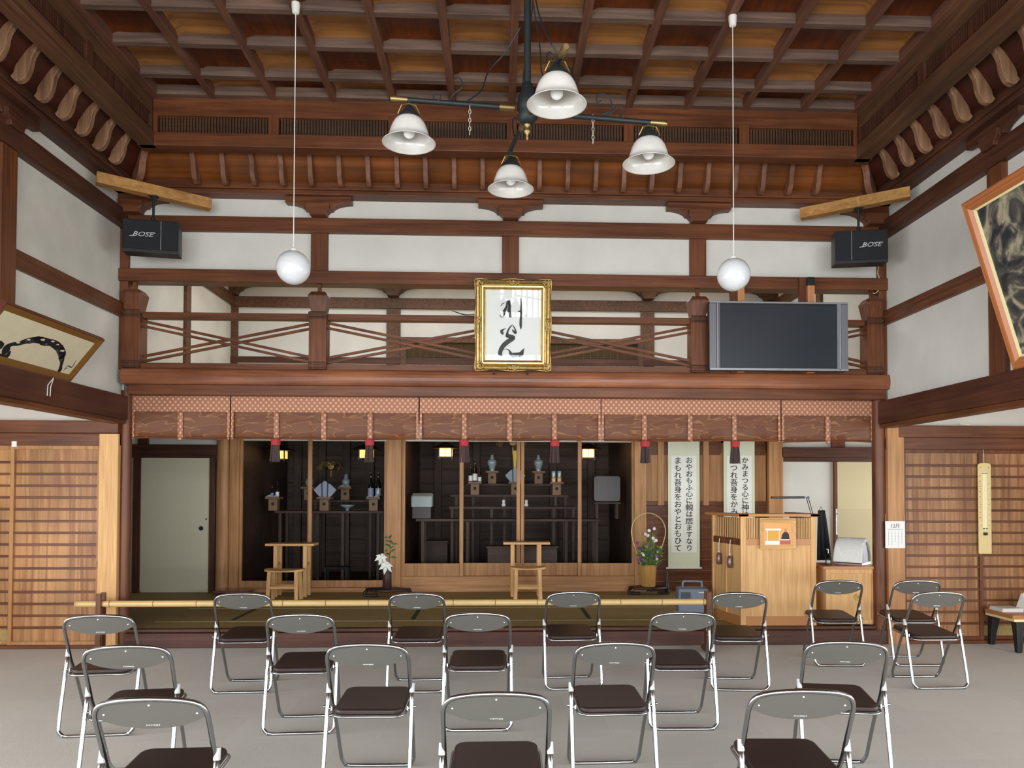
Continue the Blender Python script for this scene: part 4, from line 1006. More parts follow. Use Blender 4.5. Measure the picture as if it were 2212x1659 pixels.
# --- large framed picture leaning from the right wall
y1, y0 = 5.755, 3.9; ang = math.atan2(.40, 1.29); FH = 1.35; wd = y1-y0
t = thing('framed_picture', 'large dark picture in an orange-brown frame with cream liner leaning from the right wall', 'picture', (4.04, (y0+y1)/2, 2.562), rz=-PI/2)
t.rotation_euler = (ang, 0, -PI/2)
frame_ring(MB(), wd, FH, [(0, 0), (0, .05), (.012, .06), (.035, .055), (.045, .062), (.06, .058), (.085, .035), (.085, 0)]).build('frame', 'frame_orange', t)
m = MB(); frame_ring(m, wd-.17, FH-.17, [(0, .01), (0, .036), (.016, .032), (.016, .01)]); m.v = [(x, y, z+.085) for x, y, z in m.v]; m.build('liner', 'liner_cream', t)
mm = mat('rock_painting', '4a4a48', .6); nt = mm.node_tree; N = nt.nodes; L = nt.links
tc = N.new('ShaderNodeTexCoord'); n1 = N.new('ShaderNodeTexNoise'); n1.inputs['Scale'].default_value = 3.2; n1.inputs['Detail'].default_value = 9; n1.inputs['Distortion'].default_value = 2.2
r = N.new('ShaderNodeValToRGB'); r.color_ramp.elements[0].position = .38; r.color_ramp.elements[0].color = lin('20242a'); r.color_ramp.elements[1].position = .62; r.color_ramp.elements[1].color = lin('a59b80')
e_ = r.color_ramp.elements.new(.5); e_.color = lin('4d4a45'); L.new(tc.outputs['Object'], n1.inputs[0]); L.new(n1.outputs[0], r.inputs[0]); L.new(r.outputs[0], N['Principled BSDF'].inputs['Base Color'])
MB().box(-wd/2+.095, wd/2-.095, -.02, 0, .095, FH-.095).build('painting_sheet', 'rock_painting', t)

# --- thermometer, calendar, small marks on the right
YD = 7.91
pa, pb = onY(2111, 1000, YD), onY(2141, 1196, YD); wd = pb.x-pa.x; hh = pa.z-pb.z
t = thing('wall_thermometer', 'long pale wooden wall thermometer hanging on the right slatted door', 'thermometer', ((pa.x+pb.x)/2, YD, pb.z))
a = wd/2
m = MB(); m.prism([(-a, 0), (a, 0), (a, hh-.02), (a-.02, hh-.004), (0, hh), (-a+.02, hh-.004), (-a, hh-.02)], 'Y', -.012, .0); m.build('board', 'thermo_board', t, bevel=.002)
MB().box(-.022, .022, -.014, -.012, .26, hh-.10).build('scale_plate', 'liner_cream', t)
MB().tube([(0, -.018, .24), (0, -.018, hh-.09)], .005, 8).build('glass_tube', 'porcelain_white', t)
MB().box(-.02, .02, -.024, -.012, .195, .225).box(-.024, .024, -.022, -.012, .262, .270).box(-.024, .024, -.022, -.012, hh-.115, hh-.107).build('bulb_guard', 'black_iron', t)
m = MB()
for k in range(9):
    z = .30+k*.055
    for s in (-1, 1): m.box(s*.045-.011, s*.045+.011, -.0126, -.012, z, z+.002)
m.build('scale_marks', 'ink', t)
for k in range(9):
    text(str(abs(50-10*k-0) if k < 6 else 10*(k-5)), .018, 'scale_figure', 'ink', Matrix.Translation((-.052, -.0126, hh-.14-k*.055)) @ UP, t)
for s in (-1, 1): MB().lathe([(.007, 0), (.004, -.004)], (s*.045, -.012, hh-.05), 10, 'Y').build('screw', 'brass', t)
MB().tube([(0, -.004, hh), (-.01, -.004, hh+.2)], .0025, 5).build('hanging_cord', 'wire', t)
pa, pb = onY(1912, 1126, 7.865), onY(1955, 1184, 7.865); wd = pb.x-pa.x; hh = pa.z-pb.z
t = thing('wall_calendar', 'white paper calendar sheet for December hanging on the right jamb post', 'calendar', ((pa.x+pb.x)/2, 7.866, pb.z))
MB().box(-wd/2, wd/2, -.004, 0, 0, hh).build('sheet', 'paper_white', t)
text('12月', .052, 'heading', 'ink', Matrix.Translation((0, -.005, hh-.05)) @ UP, t)
MB().box(-wd/2+.02, wd/2-.02, -.0048, -.004, hh-.085, hh-.082).build('rule_line', 'ink_grey', t)
m = MB(); rr = random.Random(5)
for c_ in range(5):
    x = -.07+c_*.035
    for k in range(rr.randint(7, 10)):
        z = hh-.105-k*.017; m.box(x-.004, x+.004, -.0048, -.004, z-.0015, z); m.box(x-.001, x+.0008, -.0048, -.004, z-.010, z+.001); m.box(x-.005, x+.002, -.0048, -.004, z-.008, z-.0068)
m.build('handwriting', 'ink_grey', t)
for s in (-1, 1): MB().tube([(s*(wd/2-.004), -.003, hh-.01), (s*(wd/2-.004), -.003, hh+.075)], .0015, 4).build('string', 'wire', t)
p = onY(2083, 924, 7.86); tag(MB().bar((p.x-.05, 7.85, 2.318), (p.x+.05, 7.85, 2.306), .01, .008).build('paper_roll', 'liner_cream'), 'small cream stick lying on the right lintel', 'stick')
p = onY(31, 959, 7.9); tag(MB().box(p.x-.024, p.x+.024, 7.895, 7.915, p.z-.028, p.z+.028).build('paper_tag', 'white_plastic'), 'small white square tag at the top of the left slatted doors', 'tag')

# --- low table with papers and a desk calendar at the far right
t = thing('low_table', 'low table with a thick brown top and flared black legs at the right edge', 'table', (5.62, 7.66, 0))
MB().prism(rrect(1.0, .46, .02), 'Z', .335, .375).build('table_top', 'orange_wood', t, bevel=.005)
MB().box(-.49, .49, -.232, .22, .31, .335).build('apron', 'liner_cream', t)
for sx_ in (-1, 1):
    for sy_ in (-1, 1):
        m = MB(); cx, cy = sx_*.42, sy_*.18
        for h, z, o in ((.024, 0, .03), (.03, .1, .024), (.045, .33, 0)): m.v += [(cx+o*sx_*.5-h, cy+o*sy_-h, z), (cx+o*sx_*.5+h, cy+o*sy_-h, z), (cx+o*sx_*.5+h, cy+o*sy_+h, z), (cx+o*sx_*.5-h, cy+o*sy_+h, z)]
        m.f = [(3, 2, 1, 0), (8, 9, 10, 11)]+[(i*4+k, i*4+(k+1) % 4, i*4+4+(k+1) % 4, i*4+4+k) for i in (0, 1) for k in range(4)]; m.mi = [0]*len(m.f)
        m.build('leg', 'lacquer' if 0 else 'black_plastic', t, bevel=.006)
m = MB()
for k in range(5): m.box(5.14+.004*k, 5.36+.003*k, 7.62+.004*k, 7.84, .376+.007*k, .382+.007*k)
tag(m.build('paper_stack', 'paper_white'), 'small stack of papers on the left end of the low table', 'papers')
t = thing('desk_calendar', 'white tent-shaped desk calendar with yellow binding on the low table', 'calendar', (5.47, 7.68, .376), rz=.15)
MB().prism([(-.09, 0), (.09, 0), (.012, .185), (-.012, .185)], 'X', -.095, .095).build('pages', 'paper_white', t, bevel=.003)
MB().box(-.07, .07, -.016, .016, .183, .193).build('binding', 'petal_yellow', t, bevel=.002)

# --- lectern (boxed speaker's desk on the stage)
t = thing('lectern', 'pale cypress lectern with slatted openings and brown top at the stage right', 'lectern', (2.97, 8.0, ZF))
# local: front at y=0 (towards the hall), going back to y=.66
def hexbox(m, fl, fr, bl, br_, z0, z1):
    m.add([(*fl, z0), (*fr, z0), (*br_, z0), (*bl, z0), (*fl, z1), (*fr, z1), (*br_, z1), (*bl, z1)], [(3, 2, 1, 0), (4, 5, 6, 7), (0, 1, 5, 4), (1, 2, 6, 5), (2, 3, 7, 6), (3, 0, 4, 7)]); return m
FL, FR, BL, BR = (-.405, 0), (.405, 0), (-.53, .66), (.42, .66); HT = 1.155
for nm, (x, y), s in (('corner_post', FL, 1), ('corner_post', (FR[0]-.055, 0), 1), ('corner_post', (BL[0], BL[1]-.05), 1), ('corner_post', (BR[0]-.05, BR[1]-.05), 1)):
    MB().box(x, x+.055, y, y+.05, 0, HT).build(nm, 'hinokiZ', t, bevel=.004)
MB().box(-.36, .36, .012, .03, .10, .86).build('front_panel', 'hinokiZ', t)
MB().box(-.36, .36, .004, .03, .0, .10).build('base_rail', 'orange_wood', t, bevel=.003)
MB().box(-.36, .36, .004, .035, .85, .92).build('belt_rail', 'orange_wood', t, bevel=.003)
for xa, xb in ((-.35, -.19), (.19, .35)):
    m = MB(); 
    for k in range(9): x = xa+(xb-xa)*(k+.5)/9; m.box(x-.005, x+.005, .012, .026, .92, 1.14)
    m.box(xa, xb, .03, .034, .92, 1.14, 1); m.build('slat_opening', ['hinokiZ', 'altar_black'], t)
m = MB(); m.box(-.20, .20, .012, .03, .92, 1.14); m.build('upper_panel', 'hinokiZ', t)
def sidepanel(A, B, nm0):
    A = Vector((*A, 0)); B = Vector((*B, 0)); d_ = (B-A)
    MB().bar(A+Vector((0, 0, .46)), B+Vector((0, 0, .46)), .015, .80).build(nm0, 'hinokiZ', t)
    MB().bar(A+Vector((0, 0, .05)), B+Vector((0, 0, .05)), .03, .10).build('base_rail', 'orange_wood', t)
    MB().bar(A+Vector((0, 0, .885)), B+Vector((0, 0, .885)), .03, .07).build('belt_rail', 'beamY', t)
    MB().bar(A+d_*.5+Vector((0, 0, .1)), A+d_*.5+Vector((0, 0, .85)), .03, .035, up=(0, 1, 0)).build('stile', 'hinokiZ', t)
    m = MB()
    for k in range(14): q = A+d_*(.09+.84*k/13); m.box(q.x-.005, q.x+.005, q.y-.007, q.y+.007, .92, 1.14)
    m.bar(A+Vector((.012, 0, 1.03)), B+Vector((.012, 0, 1.03)), .004, .22, mi=1)
    m.build('slat_opening', ['hinokiZ', 'altar_black'], t)
sidepanel((-.395, .02), (-.515, .64), 'side_panel'); sidepanel((.390, .05), (.395, .61), 'side_panel')
m = MB()
# open-backed top rim
for a, b, c, d_ in (((-.44, -.04), (.44, -.04), (-.44, .10), (.44, .10)), ((-.44, -.04), (-.33, -.04), (-.60, .70), (-.44, .70)), ((.33, -.04), (.44, -.04), (.33, .70), (.44, .70))): hexbox(m, a, b, c, d_, HT, HT+.03)
m.build('top_rim', 'orange_wood', t, bevel=.004)
MB().box(-.40, .40, .10, .60, .80, .825).build('desk_shelf', 'hinokiX', t)
# photograph in pale frame hanging on the lectern front
pa, pb = onY(1642, 1122, 7.97), onY(1720, 1186, 7.97); wd = pb.x-pa.x; hh = pa.z-pb.z
t = thing('framed_photograph', 'small pale-framed picture of a person in black robes on the lectern front', 'picture', ((pa.x+pb.x)/2, 7.99, pb.z))
frame_ring(MB(), wd, hh, [(0, 0), (0, .022), (.006, .026), (.04, .014), (.04, 0)]).build('frame', 'hinokiX', t)
MB().box(-wd/2+.035, wd/2-.035, -.009, 0, .035, hh-.035).build('print', 'photo_warm', t)
MB().box(-.11, .02, -.0105, -.009, .10, .20).build('printed_altar', 'photo_gold', t)
m = MB().box(-.13, .035, -.011, -.009, .195, .215).box(-.115, -.108, -.011, -.009, .05, .2).box(.012, .018, -.011, -.009, .05, .2).box(-.135, .02, -.0112, -.009, .045, .085); m.build('printed_white_rails', 'paper_white', t)
m = MB(); m.prism([(.035, .10), (.125, .10), (.118, .155), (.10, .178), (.068, .178), (.048, .155)], 'Y', -.0115, -.009); m.build('printed_robe', 'ink', t)
m = MB(); m.prism([(.083+.014*math.cos(a_), .197+.019*math.sin(a_)) for a_ in np.linspace(0, 2*PI, 15)[:-1]], 'Y', -.012, -.009); m.build('printed_face', 'flesh', t)
MB().box(.02, .135, -.0122, -.009, .048, .095).build('printed_desk', 'photo_red', t); MB().box(.03, .12, -.0125, -.009, .092, .103).build('printed_book', 'paper_white', t)
# two small clappers hanging on cords on the lectern side
for i, (px, py, yy) in enumerate(((1550, 1205, 8.42), (1579, 1212, 8.17))):
    xx = 2.97-.405-.12*(yy-8.0)/.66-.02
    g = onY(px, py, yy); zt = 1.06
    t = thing('hanging_bell', 'glossy brown oblong bell on a white cord at the lectern side, %s one' % ('the farther', 'the nearer')[i], 'bell', (xx-.015, yy, 0), group='bells on the lectern side')
    zc = g.z
    MB().lathe([(.001, zc-.075), (.024, zc-.07), (.028, zc-.04), (.026, zc+.03), (.018, zc+.055), (.006, zc+.062)], (0, 0, 0), 16).build('bell_body', 'lacquer_brown', t, smooth=True)
    MB().tube([(0, -.008, zc+.06), (-.004, -.012, zc+.13), (.008, 0, zt+.02)], .004, 6).tube([(0, .008, zc+.06), (.002, .012, zc+.14), (.008, 0, zt+.02)], .004, 6).ball((0, 0, zc+.07), .011, 10).build('cord', 'rope_white', t)

# --- low cabinet to the right of the lectern
t = thing('cabinet', 'low pale wooden cabinet with a gold crest, between the lectern and the calendar post', 'cabinet', (3.74, 7.99, ZF))
W2 = .272
MB().box(-W2, W2, 0, .40, .02, .60).build('body', 'hinokiZ', t, bevel=.004)
MB().box(-W2-.035, W2+.035, -.03, .43, .60, .632).build('top', 'orange_wood', t, bevel=.005)
m = ring(MB(), -W2, W2, -.014, 0, .02, .60, .05); m.build('front_frame', 'hinokiZ', t, bevel=.002)
m = MB(); cx, cz = .08, .30
for k in range(5):
    a_ = 2*PI*k/5+PI/2; m.tube([(cx+.02*math.cos(a_)+.022*math.cos(b_), -.004, cz+.02*math.sin(a_)+.022*math.sin(b_)) for b_ in np.linspace(0, 2*PI, 11)[:-1]], .0035, 5, True)
m.tube([(cx+.048*math.cos(b_), -.004, cz+.042*math.sin(b_)) for b_ in np.linspace(.4, 2*PI-.4, 20)], .003, 5)
m.build('gold_crest', 'gold', t)
ZC = ZF+.632
# fleece-covered arched stool lying on the cabinet
t = thing('fleece_saddle', 'arched white fleece pad with dark brown underside lying on the cabinet', 'cushion', (3.84, 8.15, ZC), rz=math.radians(48))
arc = crom([(-.19, .035), (-.185, .10), (-.145, .19), (-.08, .262), (-.01, .292), (.06, .262), (.11, .19), (.145, .10), (.15, .035)], 4)
arci = crom([(-.145, .035), (-.14, .10), (-.105, .175), (-.055, .23), (-.01, .25), (.035, .228), (.075, .17), (.108, .095), (.112, .035)], 4)
m = MB().prism(arc+arci[::-1], 'Y', -.15, .15); m.build('fleece', 'fleece', t, bevel=.02, seg=3, smooth='angle')
m = MB().prism([(x, z) for x, z in arci]+[(.1, .02), (-.125, .02)], 'Y', -.135, .135); m.build('brown_underside', 'leather', t)
MB().box(-.16, .16, -.14, .14, 0, .03).build('base', 'lacquer_brown', t, bevel=.006)
# acrylic screen, pump bottle
p0, p1 = onY(1809, 1222, 8.36), onY(1896, 1118, 8.36)
tag(MB().box(p0.x, p1.x, 8.385, 8.39, ZC, 1.41).build('clear_screen', 'picture_glass'), 'clear upright acrylic sheet standing at the back of the cabinet', 'screen')
p = onY(1786, 1218, 8.1)
t = thing('pump_bottle', 'clear pump bottle on the cabinet beside the fleece pad', 'bottle', (p.x, 8.06, ZC))
MB().lathe([(.001, 0), (.028, .002), (.03, .02), (.03, .10), (.012, .12), (.012, .13)], (0, 0, 0), 18).build('bottle_body', 'pane', t, smooth=True)
MB().tube([(0, 0, .13), (0, 0, .17), (-.02, 0, .175)], .005, 6).build('pump', 'white_plastic', t)
# dark garment hanging behind the lectern
p = onY(1776, 1170, 8.5)
t = thing('hanging_coat', 'black garment hanging between the lectern and the cabinet', 'coat', (p.x+.0, 8.47, ZC+.02))
def cl(u, v): 
    w_ = .035+.045*(1-v)**.8; return (-.03+.03*(1-v)+w_*(2*u-1)+.004*math.sin(14*u), -.02*math.sin(2*PI*u*2.5)*(1-v)-.02, .56*v)
MB().sheet(cl, 24, 10).build('cloth', 'soft_black', t, smooth=True, solid=.012)
MB().tube([(-.06, -.01, .54), (-.03, -.01, .60), (0, -.01, .54)], .004, 6).build('hanger', 'chrome', t)
# desk lamp
t = thing('desk_lamp', 'thin black jointed desk lamp rising from inside the lectern', 'lamp', (3.25, 8.45, ZF+.825))
def LL(px, py, Y=8.45): q = onY(px, py, Y); return (q.x-3.25, 0, q.z-ZF-.825)
MB().lathe([(.001, 0), (.07, 0), (.07, .015), (.01, .02)], (.07, 0, 0), 20).build('base', 'black_plastic', t, smooth='angle')
a_, b_ = LL(1746, 1075), LL(1758, 1116)
MB().tube([a_, b_, (.07, 0, .01)], .005, 8).tube([(a_[0]-.018, .012, a_[2]), (b_[0]-.018, .012, b_[2]), (.055, .012, .01)], .005, 8).build('arm', 'black_plastic', t)
MB().bar(LL(1666, 1075), LL(1737, 1074.5), .045, .026).build('lamp_head', 'black_plastic', t, bevel=.004)
MB().ball(a_, .016, 12).bar(LL(1735, 1074), a_, .012, .012).build('joint', 'tv_dark', t)

# --- grey carrying machine on the stage edge
t = thing('grey_machine', 'blue-grey portable machine with a carrying handle left of the lectern', 'machine', (2.20, 8.62, ZF), rz=math.radians(-6))
MB().prism(rrect(.335, .24, .02), 'Z', .0, .33).build('casing', 'machine_grey', t, bevel=.012)
MB().box(-.14, -.03, -.123, -.118, .20, .29).build('grille', 'machine_dark', t)
MB().box(-.155, .155, -.1225, -.119, .155, .16).build('seam', 'machine_dark', t)
MB().tube(crom([(-.105, 0, .325), (-.10, 0, .385), (-.08, 0, .40), (.09, 0, .40), (.11, 0, .385), (.115, 0, .325)], 4), .012, 8).build('handle', 'machine_grey', t, smooth=True)
m = MB()
for k in range(5): m.box(.06+k*.012, .068+k*.012, -.1235, -.12, .285, .292)
m.build('maker_mark', 'rivet', t)

# --- hanging scrolls
def scroll(xa_px, xb_px, bot_px, cols, label, zb=None):
    Y = YS-.06; x0, x1 = onY(xa_px, 1000, Y).x, onY(xb_px, 1000, Y).x; zb = onY(xa_px, bot_px, Y).z if zb is None else zb; zt = 2.50
    cx = (x0+x1)/2; wd = x1-x0
    t = thing('hanging_scroll', label, 'scroll', (cx, Y, zb), group='hanging scrolls behind the stage')
    MB().box(-wd/2, wd/2, -.002, .002, 0, zt-zb).build('silk_mount', 'scroll_silk', t)
    a = onY(xa_px, 984, Y).z-zb; b = onY(xa_px, 1193, Y).z-zb
    MB().box(-wd/2+.045, wd/2-.045, -.0035, 0, b, a).build('paper', 'scroll_paper', t)
    MB().lathe([(.012, -wd/2-.03), (.012, wd/2+.03)], (0, 0, 0), 12, 'X').build('roller', 'white_plastic', t, smooth='angle')
    MB().lathe([(.008, -wd/2), (.008, wd/2)], (0, 0, zt-zb), 10, 'X').build('top_rod', 'beamX', t, smooth='angle')
    for x, top, bot, s_ in cols:
        zt_, zb_ = onY(xa_px, top, Y).z-zb, onY(xa_px, bot, Y).z-zb; n_ = len(s_); st = (zt_-zb_)/n_
        for k, ch in enumerate(s_): text(ch, st*1.02, 'character', 'ink', Matrix.Translation((x*wd, -.0045, zt_-st*(k+.5))) @ UP @ Matrix.Rotation(.05*math.sin(k*2.3), 4, 'Z'), t, sx=1.05 if ch not in '親居神' else 1.2, bold=.012)
    return t
scroll(1443, 1511, 1227, [(.17, 988, 1192, 'おやおもふ心に親は居ますなり'), (-.19, 988, 1193, 'まもれ吾身をおやとおもひて')], 'left hanging scroll of black brush writing in full view beside the flower basket')
scroll(1563, 1630, 1227, [(.19, 988, 1192, 'かみまつる心に神は居ますなり'), (-.17, 988, 1193, 'まつれ吾身をかみとおもひて')], 'right hanging scroll of black brush writing, its lower half hidden by the lectern')
# --- wooden stands and stools on the stage
def tall_stand(px0, px1, pxl, pxr, ytop, Y, label):
    a, b = onY(px0, ytop, Y), onY(px1, ytop, Y); cx = (a.x+b.x)/2; H_ = a.z-ZF
    t = thing('wooden_stand', label, 'stand', (cx, Y, ZF), group='tall wooden stands on the stage')
    hw = (b.x-a.x)/2
    MB().box(-hw, hw, -.14, .14, H_-.032, H_).build('top_board', 'hinokiX', t, bevel=.004)
    for px in (pxl, pxr):
        x = onY(px, 1230, Y).x-cx
        for y in (-.10, .10): MB().box(x-.026, x+.026, y-.022, y+.022, 0, H_-.032).build('leg', 'hinokiZ', t, bevel=.004)
        MB().box(x-.018, x+.018, -.10, .10, H_-.30, H_-.26).build('side_rail', 'hinokiY', t)
tall_stand(579, 683, 600, 663, 1173, 10.45, 'tall narrow pale wooden stand behind the stool on the left of the stage')
tall_stand(1087, 1187, 1107, 1164, 1170, 10.40, 'tall narrow pale wooden stand before the central altar recess')
def stool(px0, px1, ytop, Y, rz, label):
    a, b = onY(px0, ytop, Y), onY(px1, ytop, Y); cx = (a.x+b.x)/2; H_ = a.z-ZF; hw = (b.x-a.x)/2
    t = thing('wooden_stool', label, 'stool', (cx, Y, ZF), rz, group='low wooden stools on the stage')
    pl = [(hw*math.copysign(abs(math.cos(k*PI/16))**.8, math.cos(k*PI/16)), .15*math.copysign(abs(math.sin(k*PI/16))**.8, math.sin(k*PI/16))) for k in range(32)]
    n = len(pl); m = MB(); m.prism(pl, 'Z', H_-.035, H_); m.v = [(x, y, z-.02*(1-(x/hw)**2)*(z > H_-.02)) for x, y, z in m.v]
    m.build('seat', 'hinokiX', t, bevel=.006)
    for sx_ in (-1, 1):
        for sy_ in (-1, 1):
            x = sx_*(hw-.085); MB().bar((x*1.08, sy_*.12, 0), (x, sy_*.09, H_-.03), .046, .034, up=(0, 1, 0)).build('leg', 'hinokiZ', t, bevel=.005)
    MB().box(-hw+.085, hw-.085, -.115, -.085, .16, .195).build('rung', 'hinokiX', t, bevel=.003); MB().box(-hw+.085, hw-.085, .085, .115, .16, .195).build('rung', 'hinokiX', t, bevel=.003)
stool(572, 658, 1228, 10.02, 0, 'low pale wooden stool with rounded seat on the left of the stage')
stool(1101, 1179, 1223, 9.95, 0, 'low pale wooden stool with rounded seat before the central altar recess')

# --- flower vase on its root stand
def root_stand(cx, Y, hw, label, dark, tail=False):
    t = thing('display_stand', label, 'stand', (cx, Y, ZF), group='dark wooden display stands')
    pl = [(hw*math.cos(a)*(1+.06*math.sin(3*a)), .15*math.sin(a)*(1+.1*math.cos(4*a))) for a in np.linspace(0, 2*PI, 33)[:-1]]
    MB().prism(pl, 'Z', .075, .11).build('top', dark, t, bevel=.012, seg=3)
    for s in (-1, 1):
        MB().tube(crom([(s*hw*.85, 0, .092), (s*(hw*1.02), -.02, .06), (s*hw*.98, -.03, .022), (s*hw*.7, -.04, .02), (s*hw*.45, -.05, .024)], 4), .02, 8).build('foot', dark, t, smooth=True)
    if tail: MB().lathe([(.032, 0), (.034, .09), (.02, .14), (.026, .16), (.014, .20), (.018, .24), (.006, .30), (.001, .33)], (hw*.95, 0, .02), 12).build('turned_finial', 'lacquer', t, smooth=True)
    return t
c = onY(838, 1265, 10.35).x
root_stand(c, 10.35, .30, 'dark brown root-wood stand under the lily vase', 'lacquer')
t = thing('flower_vase', 'dark cylindrical vase with white lilies and green leaves before the pillar', 'vase', (c-.01, 10.35, ZF+.11))
MB().lathe([(.001, 0), (.05, .0), (.062, .02), (.058, .15), (.064, .29), (.056, .30), (.05, .28)], (0, 0, 0), 20).build('vase_body', 'vase_brown', t, smooth='angle')
def leafs(name, root, m_, pts, L0, wd, par_seed=1):
    rr = random.Random(par_seed); m = MB()
    for (x, y, z, a) in pts:
        dx, dy = math.cos(a), .5*math.sin(a); lz = rr.uniform(-.2, .6); l = L0*rr.uniform(.7, 1.2)
        p = Vector((x, y, z)); d_ = Vector((dx, dy, lz)).normalized(); s_ = d_.cross(Vector((0, -1, .3))).normalized()
        m.add([p, p+d_*l*.4+s_*wd, p+d_*l, p+d_*l*.4-s_*wd, p+d_*l*.4+Vector((0, -.004, .004))], [(0, 1, 4), (1, 2, 4), (2, 3, 4), (3, 0, 4)])
    return m.build(name, m_, root)
def lily(cx, cy, cz, r, par, tilt=.5):
    m = MB()
    for k in range(6):
        a = 2*PI*k/6+.3; d_ = Vector((math.cos(a), -tilt, math.sin(a)*.8)).normalized(); s_ = Vector((-math.sin(a), 0, math.cos(a)*.8)).normalized(); c_ = Vector((cx, cy, cz))
        m.add([c_, c_+d_*r*.55+s_*r*.24, c_+d_*r+Vector((0, 0, -.25*r)), c_+d_*r*.55-s_*r*.24, c_+d_*r*.55+Vector((0, .01, 0))], [(0, 1, 4), (1, 2, 4), (2, 3, 4), (3, 0, 4)])
    return m.build('lily', 'petal_white', par)
lily(-.07, -.05, .42, .10, t); lily(-.0, -.07, .31, .11, t); lily(-.05, -.02, .36, .08, t)
MB().tube([(.02, 0, .28), (.03, 0, .45), (.045, 0, .68)], .005, 6).tube([(0, 0, .28), (-.03, -.02, .36), (-.06, -.04, .42)], .005, 6).tube([(0, 0, .27), (0, -.03, .31)], .005, 6).build('stems', 'leaf', t)
leafs('leaves', t, 'leaf', [(.03+.01*math.sin(k), 0, .42+k*.022, k*2.4) for k in range(13)], .10, .016)

# --- bamboo basket of mixed flowers on a dark stand
c = onY(1401, 1262, 10.5).x
root_stand(c, 10.5, .27, 'dark wooden stand with a turned finial under the flower basket', 'lacquer', True)
t = thing('flower_basket', 'tall bamboo basket with a hoop handle holding purple and white flowers', 'basket', (c+.0, 10.5, ZF+.11))
m = MB()
m.lathe([(.001, 0), (.085, 0), (.088, .01), (.105, .30), (.098, .30), (.08, .02)], (0, 0, 0), 32)
for k in range(26):
    a = 2*PI*k/26; m.tube([(.089*math.cos(a), .089*math.sin(a), .005), (.107*math.cos(a), .107*math.sin(a), .3)], .004, 5)
m.build('basket_body', 'bamboo_basket', t)
MB().tube([(.109*math.cos(a), .109*math.sin(a), .296) for a in np.linspace(0, 2*PI, 25)[:-1]], .006, 6, True).build('rim', 'bamboo_basket', t)
hp = crom([(-.10, 0, .28), (-.165, 0, .47), (-.225, 0, .66), (-.235, 0, .80), (-.18, 0, .93), (-.07, 0, 1.0), (.06, 0, 1.0), (.18, 0, .92), (.235, 0, .79), (.22, 0, .65), (.16, 0, .47), (.10, 0, .28)], 4)
MB().tube(hp, .0065, 8).build('handle', 'bamboo', t, smooth=True)
rr = random.Random(11)
def blob_flowers(name, m_, n_, zr, xr, r):
    for k in range(n_):
        x, y, z = rr.uniform(*xr), rr.uniform(-.12, .10), rr.uniform(*zr); m = MB()
        for q in range(9):
            a = 2*PI*q/9; d_ = Vector((math.cos(a), -.35, math.sin(a)))*r; s_ = Vector((-math.sin(a), 0, math.cos(a)))*r*.3; c_ = Vector((x, y, z))
            m.add([c_, c_+d_*.6+s_, c_+d_, c_+d_*.6-s_], [(0, 1, 2, 3)])
        m.ball((x, y-.008, z), r*.25, 8); m.build(name, m_, t)
blob_flowers('purple_flower', 'petal_purple', 12, (.36, .60), (-.15, .15), .030)
blob_flowers('white_flower', 'petal_white', 7, (.62, .82), (-.06, .10), .026); blob_flowers('white_flower', 'petal_white', 4, (.36, .46), (-.12, .16), .022)
blob_flowers('yellow_flower', 'petal_yellow', 6, (.42, .56), (-.1, .22), .016)
leafs('leaves', t, 'leaf', [(rr.uniform(-.12, .12), rr.uniform(-.12, .08), rr.uniform(.28, .52), rr.uniform(0, 2*PI)) for k in range(110)], .11, .013, 3)
leafs('light_leaves', t, 'leaf_light', [(rr.uniform(-.14, .16), rr.uniform(-.12, .08), rr.uniform(.32, .56), rr.uniform(0, 2*PI)) for k in range(40)], .09, .010, 4)
m = MB()
for k in range(26): x = rr.uniform(-.12, .13); z = rr.uniform(.45, .78); m.tube([(x*.4, 0, .28), (x*.8, -.02, (.28+z)/2), (x, -.03, z)], .0022, 4)
m.tube([(-.05, 0, .3), (-.14, 0, .8), (-.21, 0, 1.25)], .003, 4).tube([(-.05, 0, .3), (-.17, 0, .85), (-.23, 0, 1.05)], .003, 4)
m.build('stems', 'leaf_light', t)
# low dark bench left
c = onY(505, 1275, 10.5)
t = thing('low_bench', 'low dark brown wooden bench lying before the left pillar of the stage', 'bench', (c.x, 10.5, ZF))
MB().prism(rrect(.50, .24, .05), 'Z', .045, .075).build('top', 'lacquer_brown', t, bevel=.01)
for s in (-1, 1): MB().box(s*.17-.03, s*.17+.03, -.09, .09, 0, .045).build('foot', 'lacquer', t)

